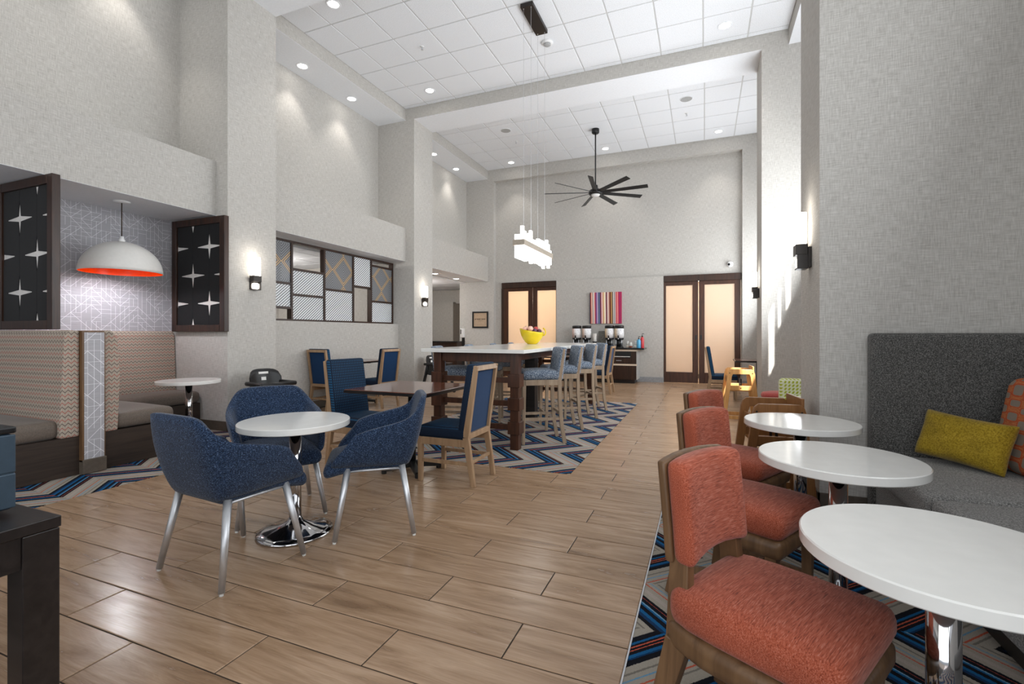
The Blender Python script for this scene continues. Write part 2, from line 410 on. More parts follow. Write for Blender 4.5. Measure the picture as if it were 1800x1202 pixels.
# ------------------------------------------------------------------ mesh helpers
class MB:
    def __init__(s): s.v = []; s.f = []
    def add(s, vs, fs):
        b = len(s.v); s.v += [tuple(v) for v in vs]; s.f += [tuple(i + b for i in f) for f in fs]; return s
    def box(s, x0, x1, y0, y1, z0, z1):
        return s.add([(x0, y0, z0), (x1, y0, z0), (x1, y1, z0), (x0, y1, z0), (x0, y0, z1), (x1, y0, z1), (x1, y1, z1), (x0, y1, z1)],
                     [(0, 3, 2, 1), (4, 5, 6, 7), (0, 1, 5, 4), (1, 2, 6, 5), (2, 3, 7, 6), (3, 0, 4, 7)])
    def bar(s, p0, p1, w, d, xdir=(1, 0, 0), w1=None, d1=None):
        p0, p1 = Vector(p0), Vector(p1); ax = (p1 - p0).normalized(); X = Vector(xdir)
        X = (X - ax * X.dot(ax)).normalized(); Y = ax.cross(X)
        w1 = w if w1 is None else w1; d1 = d if d1 is None else d1
        vs = []
        for p, a, b in ((p0, w, d), (p1, w1, d1)):
            for sx, sy in ((-1, -1), (1, -1), (1, 1), (-1, 1)): vs.append(p + X * (a / 2 * sx) + Y * (b / 2 * sy))
        return s.add(vs, [(0, 3, 2, 1), (4, 5, 6, 7), (0, 1, 5, 4), (1, 2, 6, 5), (2, 3, 7, 6), (3, 0, 4, 7)])
    def tube(s, pts, rad, n=12, cap=True):
        pts = [Vector(p) for p in pts]
        if not isinstance(rad, (list, tuple)): rad = [rad] * len(pts)
        b0 = len(s.v); prevX = None
        for i, p in enumerate(pts):
            t = (pts[min(i + 1, len(pts) - 1)] - pts[max(i - 1, 0)]).normalized()
            X = prevX if prevX is not None else (Vector((0, 0, 1)) if abs(t.z) < 0.9 else Vector((1, 0, 0)))
            X = (X - t * X.dot(t)).normalized(); Y = t.cross(X); prevX = X
            for k in range(n):
                a = 2 * math.pi * k / n; s.v.append(tuple(p + (X * math.cos(a) + Y * math.sin(a)) * rad[i]))
        for i in range(len(pts) - 1):
            for k in range(n):
                a, b = b0 + i * n + k, b0 + i * n + (k + 1) % n; s.f.append((a, b, b + n, a + n))
        if cap:
            s.f.append(tuple(b0 + k for k in reversed(range(n)))); e = b0 + (len(pts) - 1) * n; s.f.append(tuple(e + k for k in range(n)))
        return s
    def lathe(s, prof, n=32, c=(0, 0), closed=False):
        b0 = len(s.v)
        for r, z in prof:
            for k in range(n):
                a = 2 * math.pi * k / n; s.v.append((c[0] + r * math.cos(a), c[1] + r * math.sin(a), z))
        m = len(prof)
        for i in range(m if closed else m - 1):
            j = (i + 1) % m
            for k in range(n):
                k2 = (k + 1) % n; s.f.append((b0 + i * n + k, b0 + i * n + k2, b0 + j * n + k2, b0 + j * n + k))
        if not closed:
            if prof[0][0] > 1e-6: s.f.append(tuple(b0 + k for k in reversed(range(n))))
            if prof[-1][0] > 1e-6: s.f.append(tuple(b0 + (m - 1) * n + k for k in range(n)))
        return s
    def prism(s, poly, t0, t1, plane='xz'):
        n = len(poly)
        def P(a, b, t): return {'xz': (a, t, b), 'yz': (t, a, b), 'xy': (a, b, t)}[plane]
        vs = [P(a, b, t0) for a, b in poly] + [P(a, b, t1) for a, b in poly]
        fs = [tuple(range(n)), tuple(reversed(range(n, 2 * n)))] + [(i, n + i, n + (i + 1) % n, (i + 1) % n) for i in range(n)]
        return s.add(vs, fs)
    def rbox(s, c, size, r, n=6, crown=0.0, fn=None):
        cx, cy, cz = c; hx, hy, hz = [q / 2 for q in size]; r = min(r, hx, hy, hz) * 0.999
        idx = {}; vs = []; fs = []
        def key(a, b, cc): return (round(a, 5), round(b, 5), round(cc, 5))
        def vert(px, py, pz):
            k = key(px, py, pz)
            if k in idx: return idx[k]
            q = []
            for p, h in ((px, hx), (py, hy), (pz, hz)):
                q.append(p)
            # corner-concentrated mapping
            def mp(p, h):
                inner = h - r; w = 0.5
                return (p / w * inner if abs(p) <= w else math.copysign(inner + (abs(p) - w) / (1 - w) * r, p))
            x, y, z = mp(px, hx), mp(py, hy), mp(pz, hz)
            ix, iy, iz = [max(-(h - r), min(h - r, t)) for t, h in ((x, hx), (y, hy), (z, hz))]
            d = Vector((x - ix, y - iy, z - iz))
            if d.length > 1e-9:
                m = max(abs(d.x), abs(d.y), abs(d.z)); d = d.normalized() * m
            x, y, z = ix + d.x, iy + d.y, iz + d.z
            if crown: z += crown * (1 - (x / hx) ** 2) * (1 - (y / hy) ** 2) * (1 if pz > 0 else 0 if pz <= -1 else (pz + 1) * .5)
            v = (x + cx, y + cy, z + cz)
            if fn: v = fn(*v)
            idx[k] = len(vs); vs.append(v); return idx[k]
        g = [-1 + 2 * i / n for i in range(n + 1)]
        for ax in range(3):
            for sgn in (-1, 1):
                for i in range(n):
                    for j in range(n):
                        q = []
                        for a, b in ((g[i], g[j]), (g[i + 1], g[j]), (g[i + 1], g[j + 1]), (g[i], g[j + 1])):
                            p = [0, 0, 0]; p[ax] = sgn; p[(ax + 1) % 3] = a; p[(ax + 2) % 3] = b; q.append(vert(*p))
                        fs.append(tuple(q) if sgn > 0 else tuple(reversed(q)))
        return s.add(vs, fs)
    def mesh(s, name, mat, smooth=False):
        me = bpy.data.meshes.new(name); me.from_pydata(s.v, [], s.f); me.update()
        if mat is not None: me.materials.append(MT[mat] if isinstance(mat, str) else mat)
        if smooth:
            for p in me.polygons: p.use_smooth = True
        return me

def link(name, me, parent=None, loc=None, rot=None):
    o = bpy.data.objects.new(name, me); COL.objects.link(o)
    if parent is not None: o.parent = parent
    if loc is not None: o.location = loc
    if rot is not None: o.rotation_euler = rot
    return o
def obj(name, mb, mat, parent=None, smooth=False, bevel=0.0, seg=2, sub=0):
    o = link(name, mb.mesh(name, mat, smooth or sub > 0), parent)
    if bevel:
        b = o.modifiers.new('bevel', 'BEVEL'); b.width = bevel; b.segments = seg; b.limit_method = 'ANGLE'; b.angle_limit = R(35)
    if sub:
        u = o.modifiers.new('sub', 'SUBSURF'); u.levels = sub; u.render_levels = sub
    return o
def auto_smooth(o, ang=40):
    for p in o.data.polygons: p.use_smooth = True
    try: o.data.set_sharp_from_angle(angle=R(ang))
    except Exception: pass
    return o
def tag(o, label, cat, group=None, kind=None):
    o['label'] = label
    if cat: o['category'] = cat
    if group: o['group'] = group
    if kind: o['kind'] = kind
    return o
def struct(o, label=None):
    o['kind'] = 'structure'
    if label: o['label'] = label
    return o
def thing(name, label, cat, loc=(0, 0, 0), rz=0.0, group=None):
    o = bpy.data.objects.new(name, None); COL.objects.link(o); o.empty_display_size = 0.1
    o.location = loc; o.rotation_euler = (0, 0, rz)
    return tag(o, label, cat, group)
def dup(root, loc, rz, label, group=None, swap=None, scale=None):
    r = root.copy(); COL.objects.link(r); r.location = loc; r.rotation_euler = (0, 0, rz); r['label'] = label
    if group: r['group'] = group
    if scale: r.scale = scale
    def kids(src, dst):
        for ch in list(src.children):
            c = ch.copy(); COL.objects.link(c); c.parent = dst
            if swap and c.type == 'MESH' and c.data.materials and c.data.materials[0].name in swap:
                c.data = c.data.copy(); c.data.materials[0] = swap[c.data.materials[0].name]
            kids(ch, c)
    kids(root, r)
    return r

# ------------------------------------------------------------------ structure
XP, XS, XW = -5.96, -6.18, -6.93          # left pilaster front, soffit / bulkhead front, left wall
Y1, Y1b, Y2, Y2b, YB = 4.50, 5.28, 8.94, 9.71, 13.30
ZC, ZS, ZB, ZT = 6.32, 6.07, 2.926, 3.668
XRW = 2.10                                 # right window wall
BB = MB().box

def S(name, boxes, mat='wall', bevel=0.0):
    mb = MB()
    for b in boxes: mb.box(*b)
    return struct(obj(name, mb, mat, bevel=bevel))

# floor slab (grout bed) with planks and carpets
floor = S('floor', [(-10.2, 2.3, -4.2, 17.0, -0.20, -0.004)], 'grout')
X_AISLE, X_ISL0, X_ISL1, Y_ISL0, Y_ISL1, Y_RC = -0.293, -3.77, -1.17, 4.33, 9.20, 4.16
X_ALC = -4.70
def plank_mesh(L, W):
    g = 0.0032; c = 0.003
    a, b = L / 2 - g, W / 2 - g
    mb = MB()
    vs = [(-a, -b, -0.004), (a, -b, -0.004), (a, b, -0.004), (-a, b, -0.004), (-a, -b, -0.002), (a, -b, -0.002), (a, b, -0.002), (-a, b, -0.002),
          (-a + c, -b + c, 0), (a - c, -b + c, 0), (a - c, b - c, 0), (-a + c, b - c, 0)]
    fs = [(0, 1, 5, 4), (1, 2, 6, 5), (2, 3, 7, 6), (3, 0, 4, 7), (4, 5, 9, 8), (5, 6, 10, 9), (6, 7, 11, 10), (7, 4, 8, 11), (8, 9, 10, 11)]
    return mb.add(vs, fs)
spans = []
row0 = 0.0287; PW = 0.2497
def subtract(seg, holes):
    out = [seg]
    for h0, h1 in holes:
        nxt = []
        for a, b in out:
            if h1 <= a or h0 >= b: nxt.append((a, b)); continue
            if h0 > a: nxt.append((a, h0))
            if h1 < b: nxt.append((h1, b))
        out = nxt
    return [(a, b) for a, b in out if b - a > 0.02]
for k in range(-1, 60):
    ya, yb = row0 + k * PW, row0 + (k + 1) * PW
    if ya > 15.4: break
    # rows run between carpets; split rows where a carpet edge crosses them
    cuts = sorted({ya, yb} | {e for e in (Y_ISL0, Y_ISL1, Y_RC, Y1) if ya < e < yb})
    for y0, y1 in zip(cuts, cuts[1:]):
        if y1 - y0 < 0.012: continue
        ym = (y0 + y1) / 2
        holes = []
        if ym < Y_RC: holes.append((X_AISLE, 9))
        if Y_ISL0 < ym < Y_ISL1: holes.append((X_ISL0, X_ISL1))
        if ym < Y1: holes.append((-20, X_ALC))
        off = -0.766 + (0.0 if k % 2 == 1 else 0.5)
        x = off - 10
        while x < 2.1:
            lo, hi = max(x, -9.0 if ym > Y2b else -6.3), min(x + 1.0, 2.1)
            if hi - lo > 0.02:
                for a, b in subtract((lo, hi), holes): spans.append((a, b, y0, y1))
            x += 1.0
spans.sort(key=lambda s_: math.hypot((s_[0] + s_[1]) / 2 + 1.5, (s_[2] + s_[3]) / 2))
def inview(a, b, y0, y1):
    for X in (a, (a + b) / 2, b):
        for Y in (y0, y1):
            d = Y * math.cos(YAW) - X * math.sin(YAW); l = X * math.cos(YAW) + Y * math.sin(YAW)
            if d > 0.3 and abs(l / d) < 1.25 and d > 1.3: return True
    return False
spans = [s_ for s_ in spans if inview(*s_)]
pm = {}
for a, b, y0, y1 in spans[:300]:
    key = (round(b - a, 3), round(y1 - y0, 3))
    if key not in pm: pm[key] = plank_mesh(*key).mesh('plank', 'plank')
    link('plank', pm[key], floor, ((a + b) / 2, (y0 + y1) / 2, 0))
rest = MB()
for a, b, y0, y1 in spans[300:]:
    q = plank_mesh(b - a, y1 - y0); cx, cy = (a + b) / 2, (y0 + y1) / 2
    rest.add([(x + cx, y + cy, z) for x, y, z in q.v], q.f)
fo = obj('far_planks', rest, 'plank', floor); fo['kind'] = 'stuff'

def carpet(name, x0, x1, y0, y1, label):
    o = obj(name, MB().box(x0, x1, y0, y1, -0.004, 0.001), 'carpet')
    return tag(o, label, 'carpet', 'zigzag carpets set into the floor')
carpet('zigzag_carpet', X_ISL0, X_ISL1, Y_ISL0, Y_ISL1, 'blue and beige zigzag carpet under the tall white-topped bar table')
carpet('zigzag_carpet', X_AISLE + .006, XRW - .05, -3.5, Y_RC - .001, 'dark blue and orange zigzag carpet under the coral chairs at the right')
carpet('zigzag_carpet', -7.1, X_ALC, -1.0, Y1 - .001, 'zigzag carpet strip along the booth bases at the left')
S('trim_carpet_edge', [(X_AISLE - .001, X_AISLE + .006, -3.5, Y_RC, -0.004, 0.004)], 'satin')

# left side
S('wall_left', [(-7.40, XW, -4.0, YB + .2, ZB + .02, 6.6), (-7.30, -7.10, Y1, Y1b, 0, ZB)])
S('wall_left_bulkhead', [(XW, XS, -4.0, YB, ZB + .004, ZT)])
S('wall_left_soffit', [(XW, XS, -4.0, YB, ZS + .004, 6.6)])
S('trim_soffit_underside', [(XW, XS - .001, -4.0, YB, ZS, ZS + .004)], 'white_paint')
S('trim_bulkhead_underside', [(-10.0, XS - .001, -4.0, 15.9, ZB - .0, ZB + .004)], 'white_paint')
S('wall_left_pilaster', [(-7.30, XP, Y1, Y1b, 0, 6.6)])
S('wall_left_far_pilaster', [(-7.30, XP, Y2, Y2b, 0, 6.6)])
S('wall_left_half_height', [(-6.66, -6.38, Y1b, Y2, 0, 1.53)])
S('wall_alcove_back', [(-7.30, -7.10, -1.2, Y1, 0, ZB)], 'paper')
S('wall_alcove_side', [(-7.30, XS, -1.4, -1.2, 0, ZB)])
S('wall_behind_screen', [(-10.2, -10.0, Y1, 16.0, 0, ZB), (-10.0, -7.30, Y1, Y1b, 0, ZB), (-10.0, -7.30, Y2, Y2b, 0, ZB)])
S('wall_hall_end', [(-10.0, -6.0, 15.6, 15.9, 0, ZB), (-9.2, -8.35, 15.0, 15.6, 0, 2.45), (-10.0, -7.17, 15.2, 15.6, 2.40, ZB)])
# beams
S('ceiling_beam', [(XP, 0.80, Y1, Y1b, ZS + .004, 6.6), (0.80, 2.2, 4.9, Y1b, ZS + .004, 6.6)], 'wall')
S('ceiling_beam_far', [(XP, 0.89, Y2, Y2b, ZS + .004, 6.6)], 'wall')
S('trim_beam_underside', [(XP, 0.80, Y1 + .001, Y1b - .001, ZS, ZS + .004)], 'white_paint')
S('trim_far_beam_underside', [(XP, 0.89, Y2 + .001, Y2b - .001, ZS, ZS + .004)], 'white_paint')
# right side
S('wall_right_column', [(0.80, XRW + .1, Y_RC, 4.90, 0, 6.6)])
S('wall_right_far_column', [(0.89, XRW + .1, Y2, Y2b, 0, 6.6)])
S('wall_right_soffit', [(1.285, XRW + .1, Y1b, Y2, ZS + .004, 6.6), (1.285, XRW + .1, Y2b, YB, ZS + .004, 6.6)])
S('trim_right_soffit_underside', [(1.286, XRW + .1, Y1b, Y2, ZS, ZS + .004), (1.286, XRW + .1, Y2b, YB, ZS, ZS + .004)], 'white_paint')
# right window wall: solid below and above, unseen blinds added to block the sun except through slits
W0, W1 = 1.6, 5.75
S('wall_right', [(XRW, XRW + .2, -4.2, Y_RC, 0, W0), (XRW, XRW + .2, -4.2, Y_RC, W1, 6.6), (XRW, XRW + .2, 4.9, YB, 0, 0.9), (XRW, XRW + .2, 4.9, YB, W1, 6.6),
                 (XRW, XRW + .2, 3.0, Y_RC, W0, W1), (XRW, XRW + .2, -4.2, -3.8, W0, W1)])
slits = [(5.05, 5.5, 4.55, 5.45), (6.86, 7.0, 3.71, 4.76), (7.10, 7.17, 4.13, 4.76), (7.30, 7.42, 4.13, 4.76)]
def window(name, y0, y1, z0, slots):
    w = struct(obj(name, MB().box(XRW, XRW + .06, y0, y1, z0, z0 + .06).box(XRW, XRW + .06, y0, y1, W1 - .06, W1).box(XRW, XRW + .06, y0, y0 + .06, z0, W1).box(XRW, XRW + .06, y1 - .06, y1, z0, W1), 'dark_bronze'))
    e = y0; mb = MB()
    for a, b, q0, q1 in slots + [(y1, y1, z0, W1)]:
        mb.box(XRW + .07, XRW + .08, e, a, z0, W1); e = b
    for a, b, q0, q1 in slots: mb.box(XRW + .07, XRW + .08, a, b, z0, q0).box(XRW + .07, XRW + .08, a, b, q1, W1)
    obj('sun_blocking_blind', mb, 'white_paint', w)
window('window_1', -3.8, 3.0, W0, [])
window('window_2', 4.9, Y2, 0.9, slits)
window('window_3', Y2b, YB, 0.9, [])
S('wall_rear', [(-10.0, 2.3, -4.2, -4.0, 4.9, 6.6), (-10.0, -5.6, -4.2, -4.0, 0, 4.9), (1.6, 2.3, -4.2, -4.0, 0, 4.9)])
# back wall: frame, recess, lower middle block
S('wall_back', [(-7.17, -5.99, YB, YB + .5, 0, 6.6), (0.89, XRW + .1, YB, YB + .5, 0, 6.6), (-5.99, 0.89, YB, YB + .5, 5.98, 6.6)])
S('wall_back_recess', [(-5.99, 0.89, YB + .17, YB + .5, 2.86, 5.98), (-4.01, -1.02, YB + .17, YB + .5, 0, 2.86)])
S('wall_back_middle', [(-4.01, -1.02, YB + .06, YB + .17, 0, 2.865)])
S('wall_back_piers', [(-5.99, -5.78, YB + .17, YB + .5, 0, 2.86), (0.87, 0.89, YB + .17, YB + .5, 0, 2.86)])
# baseboards
S('baseboard_left', [(-7.09, XP + .012, Y1 - .012, Y1, 0, .13), (XP, XP + .012, Y1 - .012, Y1b, 0, .13), (-6.38, -6.368, Y1b, Y2, 0, .13), (-6.37, XP, Y2 - .012, Y2, 0, .13), (XP, XP + .012, Y2 - .012, Y2b, 0, .13)], 'baseboard')
S('baseboard_right', [(0.788, XRW, Y_RC - .012, Y_RC, 0, .13), (0.788, 0.80, Y_RC - .012, 4.9, 0, .13)], 'baseboard')
S('baseboard_back', [(-4.02, -1.01, YB + .045, YB + .06, 0, .14)], 'baseboard_grey')
S('baseboard_right_far', [(0.878, XRW, Y2 - .012, Y2, 0, .13), (0.878, 0.89, Y2 - .012, Y2b, 0, .13), (0.89, XRW, YB - .012, YB, 0, .13)], 'baseboard_grey')

# ceilings: T-bar grid plane with separate tiles
ceil = S('ceiling', [(-6.3, 2.2, Y1b, Y2, ZC + .008, ZC + .2), (-6.3, 2.2, Y2b, YB, ZC + .008, ZC + .2), (-7.4, 2.2, -4.2, Y1, ZC, ZC + .2)], 'grid')
def tile_mesh(a, b):
    g = .011; c = .004; a, b = a / 2 - g, b / 2 - g
    return MB().add([(-a, -b, .008), (a, -b, .008), (a, b, .008), (-a, b, .008), (-a, -b, .003), (a, -b, .003), (a, b, .003), (-a, b, .003), (-a + c, -b + c, 0), (a - c, -b + c, 0), (a - c, b - c, 0), (-a + c, b - c, 0)],
                    [(4, 5, 1, 0), (5, 6, 2, 1), (6, 7, 3, 2), (7, 4, 0, 3), (8, 9, 5, 4), (9, 10, 6, 5), (10, 11, 7, 6), (11, 8, 4, 7), (11, 10, 9, 8)])
tms = {}
def tiles(x0, x1, y0, y1, gx, gy, z, parent):
    def edges(a, b, g):
        e = [a]; k = math.ceil((a - g) / .698 + 1e-6); t = g + k * .698
        while t < b - 1e-6: e.append(t); t += .698
        return e + [b]
    ex, ey = edges(x0, x1, gx), edges(y0, y1, gy)
    for i in range(len(ex) - 1):
        for j in range(len(ey) - 1):
            a, b = round(ex[i + 1] - ex[i], 3), round(ey[j + 1] - ey[j], 3)
            if min(a, b) < .05: continue
            if (a, b) not in tms: tms[(a, b)] = tile_mesh(a, b).mesh('ceiling_tile', 'tile')
            link('ceiling_tile', tms[(a, b)], parent, ((ex[i] + ex[i + 1]) / 2, (ey[j] + ey[j + 1]) / 2, z))
tiles(XS, 1.285, Y1b, Y2, -0.021, 6.033, ZC, ceil)
tiles(XS, 1.285, Y2b, YB, -0.0, 10.46, ZC, ceil)
ceil2 = S('ceiling_low', [(-10.0, -6.95, Y1b, Y2, ZB - .022, ZB), (-10.0, -6.95, Y2b, 15.2, ZB - .022, ZB)], 'grid')
tiles(-10.0, -6.95, Y1b, Y2, -8.0, 6.2, ZB - .030, ceil2)
tiles(-10.0, -6.95, Y2b, 15.2, -8.0, 10.3, ZB - .030, ceil2)

# sliding doors at the back
def sliding_door(name, x0, x1, hx0, leaf_edges, mid):
    y = YB + .13
    d = struct(obj(name, MB().box(hx0, x1, y - .05, y + .04, 2.70, 2.868).box(hx0 - .03, hx0 + (.08 if hx0 < -2 else .0), y + .001, y + .04, 0, 2.70), 'espresso', bevel=.004))
    for a, b in leaf_edges:
        lf = obj('door_leaf', MB().box(a, a + .14, y, y + .04, 0.01, 2.70).box(b - .14, b, y, y + .04, 0.01, 2.70).box(a + .14, b - .14, y, y + .04, 2.60, 2.70).box(a + .14, b - .14, y, y + .04, 0.01, 0.29), 'brown_wood', d, bevel=.003)
        obj('glass_pane', MB().box(a + .14, b - .14, y + .015, y + .025, 0.29, 2.60), 'frost', lf)
        hx = b - .055 if abs(b - mid) < abs(a - mid) else a + .055
        obj('pull_handle', MB().box(hx - .022, hx + .022, y - .008, y, 1.16, 1.28), 'black_metal', lf, bevel=.003)
    return d
d1 = sliding_door('door_1', -1.00, 0.88, -1.02, [(-1.10, -0.147), (-0.133, 0.86)], -0.14)
d2 = sliding_door('door_2', -5.76, -4.00, -5.76, [(-5.70, -4.77), (-4.763, -3.90)], -4.766)
d1['label'] = 'right pair of dark wood sliding doors with frosted glass'
d2['label'] = 'left pair of dark wood sliding doors with bright frosted glass'
# rooms behind the doors, lit by their own lamps
S('wall_rooms_behind', [(-7.2, 1.2, 16.6, 16.8, 0, 3.0), (-7.2, 1.2, YB + .5, 16.8, 3.0, 3.1), (1.1, 1.2, YB + .5, 16.8, 0, 3.0), (-3.0, -2.9, YB + .5, 16.8, 0, 3.0), (-7.2, -7.17, YB + .5, 15.6, 0, 3.0)], 'cream')
WARM = (1.0, 0.80, 0.58)
def lamp(name, loc, watts, color=WARM, r=.25):
    d = bpy.data.lights.new(name, 'POINT'); d.energy = watts; d.color = color; d.shadow_soft_size = r
    o = bpy.data.objects.new(name, d); COL.objects.link(o); o.location = loc; return o
lamp('room_lamp', (-0.2, 14.9, 2.5), 120, (1.0, .90, .78)); lamp('room_lamp', (-4.9, 14.7, 2.5), 230, (1.0, .86, .66))
lamp('screen_room_lamp', (-8.6, 7.0, 2.55), 60, (1.0, .95, .9)); lamp('hall_lamp', (-8.3, 12.0, 2.5), 45, (1.0, .95, .9))

# ------------------------------------------------------------------ ceiling fittings
def spot(name, loc, watts, angle=85, blend=.6, color=(1, .95, .88), r=.07):
    d = bpy.data.lights.new(name, 'SPOT'); d.energy = watts; d.spot_size = R(angle); d.spot_blend = blend; d.color = color; d.shadow_soft_size = r
    o = bpy.data.objects.new(name, d); COL.objects.link(o); o.location = loc; return o
ring_me = MB().lathe([(.078, .0), (.078, -.004), (.105, -.008), (.112, -.004), (.112, .0)], 28, closed=True).mesh('trim_ring', 'white_paint', True)
lens_me = MB().lathe([(.0, -.002), (.078, -.002), (.078, .0)], 28).mesh('lens', 'can_glow')
def downlight(x, y, z, label, watts, group):
    t = thing('downlight', label, 'ceiling light', (x, y, z), 0, group)
    link('trim_ring', ring_me, t); link('lens', lens_me, t)
    s_ = spot('downlight_beam', (0, 0, -.03), watts); s_.parent = t
G1 = 'recessed downlights in the main tiled ceiling'
for x, y, lab in [(-5.22, 5.67, 'recessed downlight at the top edge, left of the dark pendant canopy'), (-5.24, 8.43, 'recessed downlight in the ceiling corner beside the first left soffit'), (.31, 8.45, 'recessed downlight at the right of the near tiled ceiling')]:
    downlight(x, y, ZC, lab, 34, G1)
for x, y, lab in [(-5.24, 12.88, 'far downlight left of the ceiling fan'), (-2.48, 12.86, 'far downlight just behind the ceiling fan rod'), (.33, 12.82, 'far downlight at the right corner of the far ceiling')]:
    downlight(x, y, ZC, lab, 34, G1)
for x, y, lab in [(-6.62, 6.43, 'soffit downlight nearest the front pilaster, washing the left wall'), (-6.62, 7.70, 'soffit downlight in the near bay, the farther of its two'), (-6.65, 10.89, 'soffit downlight right behind the far left pilaster'), (-6.65, 12.12, 'soffit downlight nearest the back wall'), (-6.62, 2.4, 'soffit downlight above the booth alcove'), (-6.62, 3.7, 'soffit downlight above the booth alcove by the pilaster')]:
    downlight(x, y, ZS, lab, 26, 'soffit downlights along the left wall')
for x, y, lab in [(-6.71, 11.06, 'low downlight in the hallway ceiling beside the far pilaster'), (-6.76, 12.33, 'low downlight in the hallway ceiling near the framed sign')]:
    downlight(x, y, ZB, lab, 18, 'hallway downlights')

def speaker(x, y, lab):
    t = thing('ceiling_speaker', lab, 'speaker', (x, y, ZC), 0, 'round ceiling speakers')
    obj('rim', MB().lathe([(.12, 0), (.12, -.006), (.135, -.008), (.14, 0)], 28, closed=True), 'white_paint', t, True)
    obj('grille', MB().lathe([(0, -.005), (.12, -.004), (.12, 0)], 28), 'grey_plastic', t)
speaker(-.36, 10.79, 'round grey ceiling speaker right of the fan'); speaker(-4.54, 10.8, 'round grey ceiling speaker left of the fan')
t = thing('smoke_detector', 'white round smoke detector beside the pendant canopy', 'smoke detector', (-2.5, 7.79, ZC))
obj('base', MB().lathe([(.10, 0), (.10, -.02), (.085, -.03), (0, -.03)], 28), 'white_plastic', t, True); obj('sensor_cap', MB().lathe([(.06, -.03), (.06, -.05), (.045, -.06), (0, -.06)], 24), 'grey_plastic', t, True)
for x, y, lab in [(-4.56, 7.09, 'small sprinkler head in the near ceiling'), (-.37, 11.5, 'small sprinkler head in front of the right ceiling speaker'), (-4.54, 11.5, 'small sprinkler head in front of the left ceiling speaker')]:
    t = thing('sprinkler', lab, 'sprinkler', (x, y, ZC), 0, 'ceiling sprinklers')
    obj('escutcheon', MB().lathe([(.035, 0), (.03, -.008), (0, -.008)], 16), 'white_plastic', t, True)
    obj('head', MB().tube([(0, 0, -.008), (0, 0, -.05)], .010, 8).lathe([(0, -.05), (.022, -.052), (.022, -.056), (0, -.056)], 12), 'satin', t)

# linear chandelier
t = thing('linear_chandelier', 'linear chandelier of glowing glass rods hung on thin wires', 'chandelier', (-2.49, 7.1, 0))
obj('canopy', MB().box(-.10, .10, -.37, .37, ZC - .06, ZC), 'dark_bronze', t, bevel=.004)
for x, y in ((-.06, -.33), (.06, -.33), (-.06, .33), (.06, .33)):
    obj('suspension_wire', MB().tube([(x, y, ZC - .06), (x, y, 2.70)], .0022, 6), 'satin', t)
    obj('wire_cap', MB().lathe([(0, ZC - .068), (.008, ZC - .066), (.008, ZC - .06)], 10, (x, y)), 'satin', t)
fr = MB().box(-.09, -.082, -.70, .70, 2.60, 2.68).box(.082, .09, -.70, .70, 2.60, 2.68).box(-.082, .082, -.70, -.692, 2.60, 2.68).box(-.082, .082, .692, .70, 2.60, 2.68)
obj('frame', fr, 'champagne', t)
rr = random.Random(3)
k = 0
for i in range(16):
    yy = -.66 + i * .088
    for xx in (-.045, .045):
        up = rr.choice([.05, .08, .10, .14, .20]); dn = rr.choice([.05, .08, .11, .15, .18])
        obj('glass_rod', MB().box(xx - .022, xx + .022, yy - .030, yy + .030, 2.60 - dn, 2.68 + up), 'glass_tube', t, bevel=.004)

# ceiling fan with nine blades
t = thing('ceiling_fan', 'large black ceiling fan with nine slim blades on a long rod', 'ceiling fan', (-2.47, 11.55, 0))
obj('canopy', MB().lathe([(0, ZC), (.09, ZC), (.09, ZC - .09), (.07, ZC - .11), (0, ZC - .11)], 24), 'black_metal', t, True)
obj('downrod', MB().tube([(0, 0, ZC - .1), (0, 0, 4.9)], .016, 10), 'black_metal', t, True)
obj('motor_housing', MB().lathe([(0, 4.95), (.05, 4.95), (.06, 4.88), (.10, 4.85), (.15, 4.82), (.17, 4.76), (.15, 4.72), (0, 4.72)], 28), 'black_metal', t, True)
obj('light_lens', MB().lathe([(.11, 4.72), (.10, 4.69), (.05, 4.675), (0, 4.672)], 24), 'white_plastic', t, True)
for i in range(9):
    a = R(-3 + 40 * i)
    p0 = Vector((math.cos(a) * .14, math.sin(a) * .14, 4.77)); p1 = Vector((math.cos(a) * 1.25, math.sin(a) * 1.25, 4.77))
    side = Vector((-math.sin(a), math.cos(a), 0)); tl = side * math.cos(R(20)) + Vector((0, 0, -1)) * math.sin(R(20))
    obj('blade', MB().bar(p0, p1, .105, .012, tl, .125, .012), 'black_metal', t, bevel=.003)

# security camera
t = thing('security_camera', 'small white dome camera above the right sliding doors', 'camera', (0.618, YB + .17, 3.10))
obj('mount', MB().tube([(0, 0, 0), (0, -.05, 0)], .075, 20), 'white_plastic', t, True)
obj('eyeball', MB().rbox((0, -.07, 0), (.13, .10, .13), .05, 6), 'white_plastic', t, True)
obj('lens', MB().tube([(-.03, -.115, -.01), (-.034, -.126, -.012)], .03, 16), 'black_plastic', t)

# wall sconces
def sconce(name, loc, rz, lab, watts=1.6):
    # local: wall at y=0, sticking out to +y, width x
    t = thing(name, lab, 'wall light', loc, rz, 'wall sconces')
    obj('back_plate', MB().box(-.065, .055, 0, .025, -.075, .09), 'dark_bronze', t, bevel=.003)
    obj('housing', MB().box(-.055, .075, .025, .11, 0.03, .115), 'dark_bronze', t, bevel=.003)
    obj('lower_arm', MB().box(-.055, -.04, .025, .10, -.075, .03).box(-.055, .06, .025, .10, -.085, -.075), 'dark_bronze', t)
    obj('glass_tube', MB().box(-.05, .07, .03, .105, .115, .375), 'glow', t, bevel=.01)
    obj('lower_lens', MB().rbox((.01, .065, -.03), (.10, .07, .09), .03, 5), 'glow', t, True)
    l = lamp('sconce_light', (.01, .16, .36), watts, (1, .93, .84), .05); l.parent = t
sconce('wall_sconce', (XP, 4.885, 2.02), R(-90), 'wall sconce on the front left pilaster')
